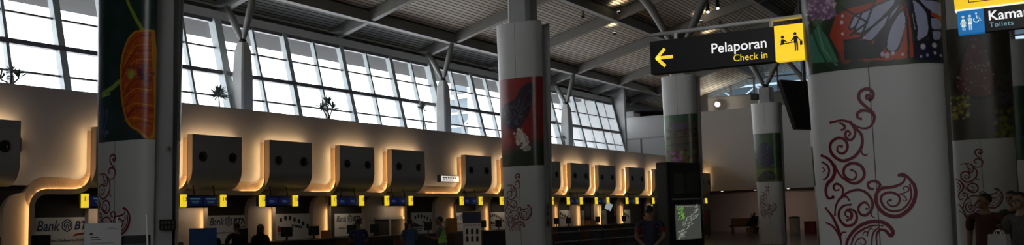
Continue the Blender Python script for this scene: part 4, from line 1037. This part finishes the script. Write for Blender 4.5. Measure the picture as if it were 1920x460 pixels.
# bright floodlight over the end wall, ceiling floodlights
org = (-19.9, 61.2, 8.66); t = thing('floodlight', org, 'bright floodlight shining over the end wall ledge', 'floodlight')
M().ell(org, (.16, .10, .16), 16, 10).build('bulb', em('white_floodlight', (1., .92, .78), 22), t, org, smooth=True)
M().lathe((org[0], org[1]+.12, org[2]), [(.2, 0), (.2, .1), (.08, .2)], 16, 1).build('reflector', BLACKM, t, org); M().tube([(org[0], org[1]+.3, org[2]), (org[0], org[1]+.3, 8.1)], .03, 8).build('stand', BLACKM, t, org)
def lamp(kind, name, loc, power, col, size=.1, rot=(0, 0, 0), spot=None):
    L = bpy.data.lights.new(name, kind); L.energy = power; L.color = col
    if kind == 'SPOT': L.spot_size = R(spot); L.spot_blend = .8; L.shadow_soft_size = size
    elif kind == 'AREA': L.size = size
    else: L.shadow_soft_size = size
    o = bpy.data.objects.new(name, L); COL.objects.link(o); o.location = loc; o.rotation_euler = rot
    return o
lamp('POINT', 'floodlight_light', (-19.9, 60.95, 8.66), 60, (1, .9, .75), .1)
for i, (x, y, l, pw) in enumerate(((-16.3, 37.3, 'first ceiling floodlight, beyond the crossing of two roof beams', 24), (-17.7, 39.9, 'ceiling floodlight nearest below the crossing of two roof beams', 26),
                               (-14.7, 43.4, 'ceiling floodlight near the two bright spots', 34), (-15.6, 47.2, 'ceiling floodlight above the check-in sign', 18))):
    z = zr(x)-.45; t = thing('ceiling_floodlight', (x, y, z), l, 'floodlight', 'upward floodlights under the ceiling')
    M().lathe((0, 0, -.08), [(.05, 0), (.09, .06), (.09, .1)], 14).build('housing', BLACKM, t); M().lathe((0, 0, .02), [(.08, 0), (.08, .006)], 14).build('lens', LAMPS, t)
    M().tube([(.09, 0, -.03), (.12, 0, .44)], .01, 6).build('rod', BLACKM, t)
    lamp('SPOT', 'floodlight_light', (x, y, z+.06), pw, (1., .78, .48), .06, (PI, 0, 0), 125)
for x, y, z, l in ((-13.5, 42.3, 10.95, 'bright ceiling spot, higher of the two near the struts'), (-13.95, 42.2, 10.82, 'bright ceiling spot, lower of the two near the struts')):
    t = thing('ceiling_spot', (x, y, z), l, 'spotlight', 'bright ceiling spots')
    M().ell((0, 0, 0), (.075, .075, .05), 12, 8).build('bulb', em('white_spot', (.95, .93, 1.), 6), t, smooth=True); M().lathe((0, 0, .03), [(.10, 0), (.10, .08), (.06, .5)], 12).build('housing', BLACKM, t)
for x, y, z, l in ((-17.5, 36.2, 10.05, 'small dark camera dome under the ribbed ceiling'), ):
    t = thing('dome_camera', (x, y, z), l, 'camera'); M().ell((0, 0, 0), (.09, .09, .075), 14, 8).build('dome', BLACK, t, smooth=True); M().lathe((0, 0, .03), [(.10, 0), (.10, .05), (.04, .3)], 14).build('mount', BEAMG, t)
lamp('AREA', 'lobby_fill_light', (-19, 70, 2.8), 70, (1., .78, .64), 3, (R(62), 0, 0))  # fill added to brighten the lobby's back wall
for x in (-19.7, -17.5, -13.3): lamp('SPOT', 'downlight_light', (x, 60.8, 2.82), 8, (1., .85, .65), .06, (0, 0, 0), 130)

# ------------------------------------------------------------------ far lobby
t = thing('waste_bin', (-15.45, 62, 0), 'pale ribbed waste bin in the far lobby beside the blue butterfly column', 'bin'); M().lathe((0, 0, 0), [(.32, 0), (.34, 1.0)], 24).build('body', PEBBLE, t); M().lathe((0, 0, 1.0), [(.36, 0), (.34, .06), (.1, .1)], 24).build('lid', BLACK, t)
t = thing('red_barrier', (-14.7, 63, 0), 'low red box beside the pale waste bin', 'box'); M().bb((-.35, -.2, 0), (.35, .2, .7)).build('body', REDB, t, bevel=.02); M().bb((-.36, -.21, .7), (.36, .21, .76)).build('lid', REDP, t)
def board(x, y, w, h, label, cols):
    t = thing('standing_board', (x, y, 0), label, 'board', 'standing boards in the far lobby')
    M().bb((-w/2, -.03, .1), (w/2, .03, h)).build('panel', cols[0], t, bevel=.006)
    M().flat([rect(-w*.36, h*.45, w*.72, h*.4)], lambda a, b: (a, -.034, b)).build('picture', cols[1], t, fix=False)
    for s in (-1, 1): M().bb((s*w*.4-.02, -.15, 0), (s*w*.4+.02, .15, .1)).build('foot', BLACKM, t)
board(-20.4, 58.5, 1.1, 1.75, 'dark red standing board past the black kiosk', (DARKREC, pm('deep_red_print', (.14, .02, .02), .5)))
board(-21.6+.9, 55.2, .9, 1.9, 'blue and white standing board half behind the kiosk', (PEBBLE, SKYB))
board(-16., 72.5, 1.0, 2.3, 'reddish poster board on the back wall of the far lobby', (BROWNW, pm('dull_red_print', (.22, .05, .04), .6)))
t = thing('orange_bench', (-20.6, 68, 0), 'orange bench in the far lobby', 'bench'); M().bb((-1., -.25, .4), (1., .25, .5)).build('seat', pm('dull_orange', (.38, .16, .05), .6), t, bevel=.02); M().bb((-1., .2, .5), (1., .26, 1.0)).build('backrest', pm('dull_orange', (.38, .16, .05), .6), t, bevel=.02)
for s in (-.8, .8): M().bb((s-.04, -.2, 0), (s+.04, .2, .4)).build('leg', BLACKM, t)
def shrub(x, y, h, label, seed):
    rnd = random.Random(seed); t = thing('lobby_plant', (x, y, 0), label, 'plant', 'potted plants in the far lobby')
    M().lathe((0, 0, 0), [(.22, 0), (.3, .4), (.26, .4)], 16).build('pot', POTM, t); M().tube([(0, 0, .35), (0, 0, h*.7)], .03, 6).build('stem', STEMM, t)
    lf = M()
    for k in range(90):
        a = rnd.uniform(0, 2*PI); e = rnd.uniform(-.3, 1.4); L = rnd.uniform(.2, .55)*h*.6; z0 = rnd.uniform(.45, .75)*h
        d = Vector((math.cos(a)*math.cos(e), math.sin(a)*math.cos(e), math.sin(e))); sd = d.cross(Vector((0, 0, 1))).normalized()*.05; b = Vector((0, 0, z0))
        lf.add([b, b+d*L*.6+sd, b+d*L-Vector((0, 0, .08)), b+d*L*.6-sd], [(0, 1, 2, 3)])
    lf.build('leaves', LEAF, t, fix=False)
for i, (x, y, h, l) in enumerate(((-19.2, 66, 1.5, 'potted plant beside the orange bench'), (-18.1, 65, 1.7, 'tall potted plant against the lobby wall, by the blue butterfly column'), (-18.7, 63.2, 1.1, 'low potted plant before the two taller lobby plants'))):
    shrub(x, y, h, l, i)

# ================================================================== people
SKIN = pm('brown_skin', (.20, .105, .065), .5, var=.05)
HAIRM = pm('black_hair', (.012, .01, .01), .5)
def skin_mesh(joints, edges, sub=2):
    names = list(joints); idx = {n: i for i, n in enumerate(names)}
    me = bpy.data.meshes.new('limbs'); me.from_pydata([joints[n][0] for n in names], [(idx[a], idx[b]) for a, b in edges], [])
    o = bpy.data.objects.new('limbs', me); COL.objects.link(o)
    md = o.modifiers.new('skin', 'SKIN'); md.branch_smoothing = .6; md.use_smooth_shade = True
    sv = me.skin_vertices[0].data
    for i, n in enumerate(names):
        r = joints[n][1]; sv[i].radius = r if isinstance(r, tuple) else (r, r); sv[i].use_root = (i == 0)
    sb = o.modifiers.new('sub', 'SUBSURF'); sb.levels = sub; sb.render_levels = sub
    out = bpy.data.meshes.new_from_object(o.evaluated_get(_dg()))
    bpy.data.objects.remove(o); bpy.data.meshes.remove(me); return out
def V(*a): return Vector(a)
def person(name, loc, face, h, label, shirt, trousers, arms=None, sleeve='short', seated=False, hair='short', vest=None, scarf=None, lean=0., head_turn=0., build_=1., bag=None, sleeve_mat=None):
    """face = direction the person looks, in degrees from +X; modelled looking along -Y"""
    k = h/1.72
    t = thing('person', loc, label, 'person', None, R(face+90))
    J = {}
    hipz = .92*k if not seated else .50*k
    def ln(z): return -lean*(z-hipz)                                   # forward lean grows with height above the hips
    up = 0 if not seated else hipz-.92*k
    def T(z): return z*k+up
    J['pelvis'] = (V(0, ln(T(.95)), T(.95)), (.135*build_*k, .105*k))
    J['waist'] = (V(0, ln(T(1.10)), T(1.10)), (.125*build_*k, .10*k))
    J['chest'] = (V(0, ln(T(1.28)), T(1.28)), (.150*build_*k, .11*k))
    J['collar'] = (V(0, ln(T(1.42)), T(1.42)), (.085*k, .07*k))
    J['neck'] = (V(0, ln(T(1.49))-.005, T(1.49)), .048*k)
    J['skull'] = (V(0, ln(T(1.56))-.02*k, T(1.56)), (.050*k, .056*k))
    J['brow'] = (V(0, ln(T(1.63))-.02*k, T(1.63)), (.055*k, .065*k))
    J['crown'] = (V(0, ln(T(1.685))-.012*k, T(1.675)), (.04*k, .05*k))
    E_ = [('pelvis', 'waist'), ('waist', 'chest'), ('chest', 'collar'), ('collar', 'neck'), ('neck', 'skull'), ('skull', 'brow'), ('brow', 'crown')]
    arms = arms or {}
    TE = [('pelvis', 'waist')]; SE = [('pelvis', 'waist'), ('waist', 'chest'), ('chest', 'collar')]
    for s, sd in ((-1, 'r'), (1, 'l')):
        zsh = T(1.40); sh = V(s*.175*k*build_, ln(zsh), zsh)
        el, wr = arms.get(sd, (V(s*.24, .03, -.28), V(s*.23, -.06, -.52)))
        el = V(0, ln(zsh), zsh)+el*k; wr = V(0, ln(zsh), zsh)+wr*k
        J['sh'+sd] = (sh, .058*k); J['el'+sd] = (el, .042*k); J['fa'+sd] = ((el*.6+wr*.4), .040*k); J['wr'+sd] = (wr, (.027*k, .022*k))
        d = (wr-el).normalized(); side = V(1, 0, 0) if abs(d.x) < .7 else V(0, 1, 0); side = (side-d*side.dot(d)).normalized(); nrm = d.cross(side)
        J['pa'+sd] = (wr+d*.06*k, (.034*k, .018*k)); E_ += [('collar', 'sh'+sd), ('sh'+sd, 'el'+sd), ('el'+sd, 'fa'+sd), ('fa'+sd, 'wr'+sd), ('wr'+sd, 'pa'+sd)]
        SE += [('collar', 'sh'+sd), ('sh'+sd, 'el'+sd)]+([('el'+sd, 'fa'+sd), ('fa'+sd, 'wr'+sd)] if sleeve == 'long' else [])
        for q, (off, L) in enumerate(((-.033, .062), (-.011, .075), (.011, .072), (.032, .056))):
            b = wr+d*.088*k+side*off*k; m_ = b+d*L*.5*k+nrm*.008*k*s; e_ = b+d*L*.92*k+nrm*.026*k*s
            J['f%d%s' % (q, sd)] = (b, .0088*k); J['g%d%s' % (q, sd)] = (m_, .008*k); J['h%d%s' % (q, sd)] = (e_, .007*k)
            E_ += [('pa'+sd, 'f%d%s' % (q, sd)), ('f%d%s' % (q, sd), 'g%d%s' % (q, sd)), ('g%d%s' % (q, sd), 'h%d%s' % (q, sd))]
        b = wr+d*.04*k-side*.036*k*1; J['t0'+sd] = (b, .011*k); J['t1'+sd] = (b+d*.045*k-side*.016*k+nrm*.012*k*s, .009*k)
        E_ += [('wr'+sd, 't0'+sd), ('t0'+sd, 't1'+sd)]
        hip = V(s*.09*k, ln(hipz), T(.90)); 
        if seated: kn = V(s*.11*k, -.42*k, .50*k); an = V(s*.11*k, -.40*k, .085)
        else: kn = V(s*.10*k, -.01, .50*k); an = V(s*.105*k, .02, .085)
        J['hp'+sd] = (hip, .080*k); J['kn'+sd] = (kn, .062*k); J['cf'+sd] = (kn*.62+an*.38+V(0, .012, 0), .055*k); J['an'+sd] = (an, .038*k); J['to'+sd] = (an+V(0, -.16*k, -.045), (.042*k, .032*k))
        E_ += [('pelvis', 'hp'+sd), ('hp'+sd, 'kn'+sd), ('kn'+sd, 'cf'+sd), ('cf'+sd, 'an'+sd), ('an'+sd, 'to'+sd)]
        TE += [('pelvis', 'hp'+sd), ('hp'+sd, 'kn'+sd), ('kn'+sd, 'cf'+sd), ('cf'+sd, 'an'+sd)]
    hc = J['brow'][0].copy(); a = R(head_turn); rot = Matrix.Rotation(a, 3, 'Z')
    limbs = skin_mesh(J, E_); hd = M()
    hd.add([v.co[:] for v in limbs.vertices], [tuple(p.vertices) for p in limbs.polygons]); bpy.data.meshes.remove(limbs)
    def blob(c, r, tilt=0.):
        hd.ell(hc+rot @ (V(*c)*k), [q*k for q in r], 20, 14, rot @ Matrix.Rotation(tilt, 3, 'X'))
    blob((0, .004, .012), (.075, .095, .086)); blob((0, -.030, -.055), (.058, .062, .062), -.15); blob((0, -.052, -.098), (.032, .034, .024))
    blob((0, -.098, -.040), (.015, .022, .014)); blob((0, -.092, -.018), (.009, .014, .030), .35)
    blob((0, -.086, -.076), (.023, .011, .006)); blob((0, -.084, -.087), (.020, .011, .006)); blob((0, -.080, .012), (.052, .014, .009))
    for s in (-1, 1):
        blob((s*.076, .012, -.022), (.010, .020, .032)); blob((s*.044, -.056, -.042), (.016, .020, .022))
    o = hd.build('body', SKIN, t, fix=False)
    rm = o.modifiers.new('remesh', 'REMESH'); rm.mode = 'VOXEL'; rm.voxel_size = .0062; rm.use_smooth_shade = True
    sm = o.modifiers.new('smooth', 'SMOOTH'); sm.factor = .5; sm.iterations = 2
    me = bpy.data.meshes.new_from_object(o.evaluated_get(_dg())); old = o.data; o.modifiers.clear(); o.data = me; bpy.data.meshes.remove(old); me.name = 'body'
    me.materials.clear(); me.materials.append(SKIN)
    for v in me.vertices:                                             # eye sockets
        q = rot.inverted() @ (v.co-hc)/k
        if q.y < -.05 and abs(q.z) < .05:
            d = sum(math.exp(-((q.x-e)/.017)**2-((q.z+.012)/.011)**2) for e in (-.032, .032))
            if d > .02: v.co += rot @ V(0, .010*d*k, 0)
    ey = M()
    for s in (-1, 1): ey.ell(hc+rot @ (V(s*.032, -.074, -.012)*k), (.012*k, .012*k, .009*k), 10, 8)
    ey.build('eyes', BLACK, t, smooth=True)
    # clothes follow the body a little outside it
    def cloth(edges, grow, name, mat, trim=None):
        used = []
        for e in edges:
            for n in e:
                if n not in used: used.append(n)
        JJ = {}
        for n in used:
            p, r = J[n]; r = r if isinstance(r, tuple) else (r, r)
            JJ[n] = (p, (r[0]+grow, r[1]+grow))
        if trim:
            for n, f in trim.items(): JJ[n] = f
        m = skin_mesh(JJ, edges); m.materials.clear(); m.materials.append(mat); m.name = name
        o = bpy.data.objects.new(name, m); COL.objects.link(o); o.parent = t; return o
    J['hem'] = (J['pelvis'][0]-V(0, 0, .10*k), (.152*build_*k, .122*k)); J['seat'] = (J['hem'][0]+V(0, 0, .03*k), (.140*build_*k, .108*k)); J['nape'] = (V(0, ln(T(1.462))+.004, T(1.462)), (.055*k, .052*k))
    SE = [('hem', 'pelvis')]+SE+[('collar', 'nape')]; tr = {}
    if sleeve != 'long':
        for sd in 'rl': tr['el'+sd] = (J['sh'+sd][0]*.25+J['el'+sd][0]*.75, .058*k)
    cloth(SE, .018*k, 'shirt', shirt, tr)
    TE = [e for e in TE if e[0] != 'pelvis' or e[1] == 'waist']+[('pelvis', 'seat'), ('seat', 'hpr'), ('seat', 'hpl')]
    cloth(TE, .020*k, 'trousers', trousers, {'hpr': (J['hpr'][0]-V(0, 0, .09*k)*(not seated), (.100*k, .108*k)), 'hpl': (J['hpl'][0]-V(0, 0, .09*k)*(not seated), (.100*k, .108*k)), 'pelvis': (J['pelvis'][0]-V(0, 0, .01*k), (.140*build_*k, .112*k)), 'waist': (J['pelvis'][0]+V(0, 0, .07*k), (.125*k*build_, .098*k))})
    sh_ = M()
    for sd in 'rl':
        p = J['an'+sd][0]; sh_.ell(p+V(0, -.075*k, -.045), (.052*k, .145*k, .042), 12, 8); sh_.ell(p+V(0, .0, -.01), (.05*k, .06*k, .05), 10, 6)
    sh_.build('shoes', BLACK, t, smooth=True)
    if hair == 'short':
        hm = M(); n, m2 = 20, 10; rows = []
        for j in range(m2+1):
            th = j/m2*1.0; row = []
            for i in range(n+1):
                ph = 2*PI*i/n; f_ = min(1, max(0, (math.sin(ph)+.75)/1.25)); lim = 1.02+.95*f_*f_*(3-2*f_)      # lower at the back than over the forehead
                q = th*lim
                row.append(hc+rot @ (V(.081*math.sin(q)*math.cos(ph), .006+.101*math.sin(q)*math.sin(ph), .014+.092*math.cos(q))*k))
            rows.append(row)
        hm.grid(rows); hm.build('hair', HAIRM, t, smooth=True)
    elif hair == 'veil':
        hm = M(); rows = []; n = 22
        for (rx, ry, z, cy) in ((.01, .01, .108, 0), (.055, .06, .095, .01), (.085, .10, .045, .012), (.093, .108, -.02, .015), (.088, .105, -.08, .02), (.085, .095, -.125, .03), (.12, .12, -.18, .02), (.19, .15, -.25, .01), (.215, .165, -.36, 0)):
            row = []
            for i in range(n+1):
                ph = 2*PI*i/n; f = 1.
                if -.10 < z < .06 and math.sin(ph) < -.55: f = .62                       # the face opening
                row.append(hc+rot @ V(rx*k*math.cos(ph), cy*k+ry*k*math.sin(ph)*f, z*k))
            rows.append(row)
        hm.grid(rows); hm.build('headscarf', scarf, t, smooth=True)
    if sleeve_mat:
        for sd in 'rl':
            cloth([('sh'+sd, 'el'+sd)], .017*k, 'sleeve', sleeve_mat, {'sh'+sd: (J['sh'+sd][0]*.85+J['el'+sd][0]*.15, .072*k), 'el'+sd: (J['sh'+sd][0]*.22+J['el'+sd][0]*.78, .06*k)})
    if vest:
        ve = [('pelvis', 'waist'), ('waist', 'chest'), ('chest', 'collar'), ('collar', 'shr'), ('collar', 'shl')]
        vo = cloth(ve, .024*k, 'safety_vest', vest, {'collar': (J['collar'][0]-V(0, 0, .02*k), (.088*k, .07*k)), 'pelvis': (J['pelvis'][0], (.165*build_*k, .135*k))})
        bd = M().lathe(J['waist'][0]+V(0, 0, .02*k), [(.0, 0)]*1+[(.0, .0)], 4)
        sb = M()
        for z in (1.06, 1.20): sb.ell((0, ln(T(z)), T(z)), (.172*build_*k, .142*k, .022), 20, 6)
        sb.build('reflective_band', pm('reflective_band', (.5, .52, .5), .3), vo, smooth=True)
    if bag:
        bp_ = J['wrr'][0]+V(-.02, -.03, -.36)
        tb = M().prism([(-.13, -.05), (.13, -.05), (.13, .05), (-.13, .05)], 2, bp_.z, bp_.z+.30)
        vv = tb.v; tb.v = [(x*(1+.08*math.sin(z*30)), y*(1+(.4 if z < bp_.z+.1 else 0)), z) for x, y, z in vv]; tb.v = [(x+bp_.x, y+bp_.y, z) for x, y, z in tb.v]
        wp = t.matrix_basis @ bp_
        bt = thing('carrier_bag', tuple(wp), bag, 'bag', None, R(face+90))
        tb.v = [(x-bp_.x, y-bp_.y, z-bp_.z) for x, y, z in tb.v]; tb.build('bag_body', pm('white_bag', (.45, .43, .43), .5), bt, bevel=.01)
        hd = M()
        for s in (-1, 1): hd.tube([(-.06, s*.03, .29), (-.03, s*.02, .35), (.03, s*.02, .35), (.06, s*.03, .29)], .006, 6)
        hd.build('handle', BANNER, bt); M().bb((.0, -.058, .03), (.09, -.053, .14)).build('red_print', REDP, bt)
    return t
C_NAVY = pm('dark_navy_cloth', (.02, .022, .05), .8); C_BLACK = pm('black_cloth', (.014, .013, .014), .85); C_BLUE = pm('blue_shirt_cloth', (.05, .10, .20), .8)
C_DBLUE = pm('deep_blue_cloth', (.018, .022, .09), .8); C_GREEN = pm('lime_vest_cloth', (.28, .62, .06), .7); C_GREY = pm('grey_shirt_cloth', (.10, .10, .11), .8)
C_RED = pm('dark_red_cloth', (.055, .012, .016), .8); C_SLV = pm('red_sleeve_cloth', (.16, .02, .03), .8); C_PAT = pm('patterned_grey_cloth', (.06, .057, .054), .8, var=.9, scale=28); C_TROU = pm('charcoal_trousers', (.02, .02, .022), .85)
back_hands = {'r': (V(-.27, .08, -.27), V(-.06, .17, -.46)), 'l': (V(.27, .08, -.27), V(.05, .18, -.48))}
work = {'r': (V(-.23, -.06, -.27), V(-.13, -.30, -.22)), 'l': (V(.23, -.06, -.27), V(.13, -.30, -.20))}
fold = {'r': (V(-.24, -.02, -.28), V(.02, -.22, -.24)), 'l': (V(.24, -.02, -.28), V(-.02, -.20, -.28))}
elbow = {'r': (V(-.30, .0, -.20), V(-.12, -.24, -.10)), 'l': (V(.33, .02, -.16), V(.16, -.22, -.20))}
person('person', (-13.74, 19.9, 0), 200, 1.64, 'man in a lime green safety vest, head bowed, standing before the counters', C_GREY, C_TROU, work, vest=C_GREEN, lean=.10)
person('person', (-15.07, 20.3, 0), 150, 1.60, 'person in a light blue shirt facing the desks, next to the green vest man', C_BLUE, C_TROU, work)
person('person', (-15.58, 18.83, 0), 140, 1.64, 'person in a dark blue shirt in front of the bank banner', C_DBLUE, C_TROU, fold)
person('person', (-16.99, 16.85, 0), -20, 1.57, 'woman in a black headscarf with folded arms, facing the hall', C_BLACK, C_BLACK, fold, sleeve='long', hair='veil', scarf=C_BLACK)
person('person', (-18.2, 17.25, 0), 170, 1.62, 'dark figure with raised elbows seen from behind, at the desk below counter 14', C_BLACK, C_TROU, elbow, sleeve='long', build_=1.15)
person('person', (-18.9, 17.1, 0), 165, 1.50, 'dark hunched figure beside the blue panel stand', C_BLACK, C_TROU, fold, sleeve='long', build_=1.2, lean=.12)
p_ = person('person', (-18.75, 15.95, 0), 0, 1.58, 'seated person of whom only the dark head shows, beside the blue panel stand', C_BLACK, C_TROU, work, seated=True)
st = thing('stool', (-18.75, 15.95, 0), 'round dark stool under the seated person', 'stool')
M().lathe((0, 0, .34), [(.18, 0), (.19, .03), (.17, .06)], 18).build('seat', BLACKM, st)
for a in range(4): M().tube([(.13*math.cos(a*PI/2+.8), .13*math.sin(a*PI/2+.8), .35), (.19*math.cos(a*PI/2+.8), .19*math.sin(a*PI/2+.8), 0)], .014, 8).build('leg', STEEL, st)
person('person', (-7.04, 17.2, 0), 108, 1.73, 'man in navy with red sleeves, hands behind his back, beside the flight kiosk', C_NAVY, C_TROU, back_hands, build_=1.12, sleeve_mat=C_SLV)
person('person', (-1.07, 15.08, 0), 258, 1.73, 'man in a dark red shirt looking sideways, before the brown butterfly column', C_RED, C_TROU, {'r': (V(-.24, .02, -.28), V(-.22, -.10, -.50)), 'l': (V(.25, .04, -.28), V(.24, -.05, -.52))}, build_=1.2, head_turn=-55)
person('person', (-.80, 16.7, 0), 245, 1.77, 'person in black standing behind the man in the dark red shirt', C_BLACK, C_TROU, None)
person('person', (-.56, 13.63, 0), 240, 1.72, 'person in a patterned grey shirt holding a white carrier bag', C_PAT, C_TROU, {'r': (V(-.22, -.10, -.26), V(-.09, -.30, -.13)), 'l': (V(.24, .03, -.28), V(.23, -.06, -.52))}, bag='white carrier bag with red print held by the person in patterned grey')
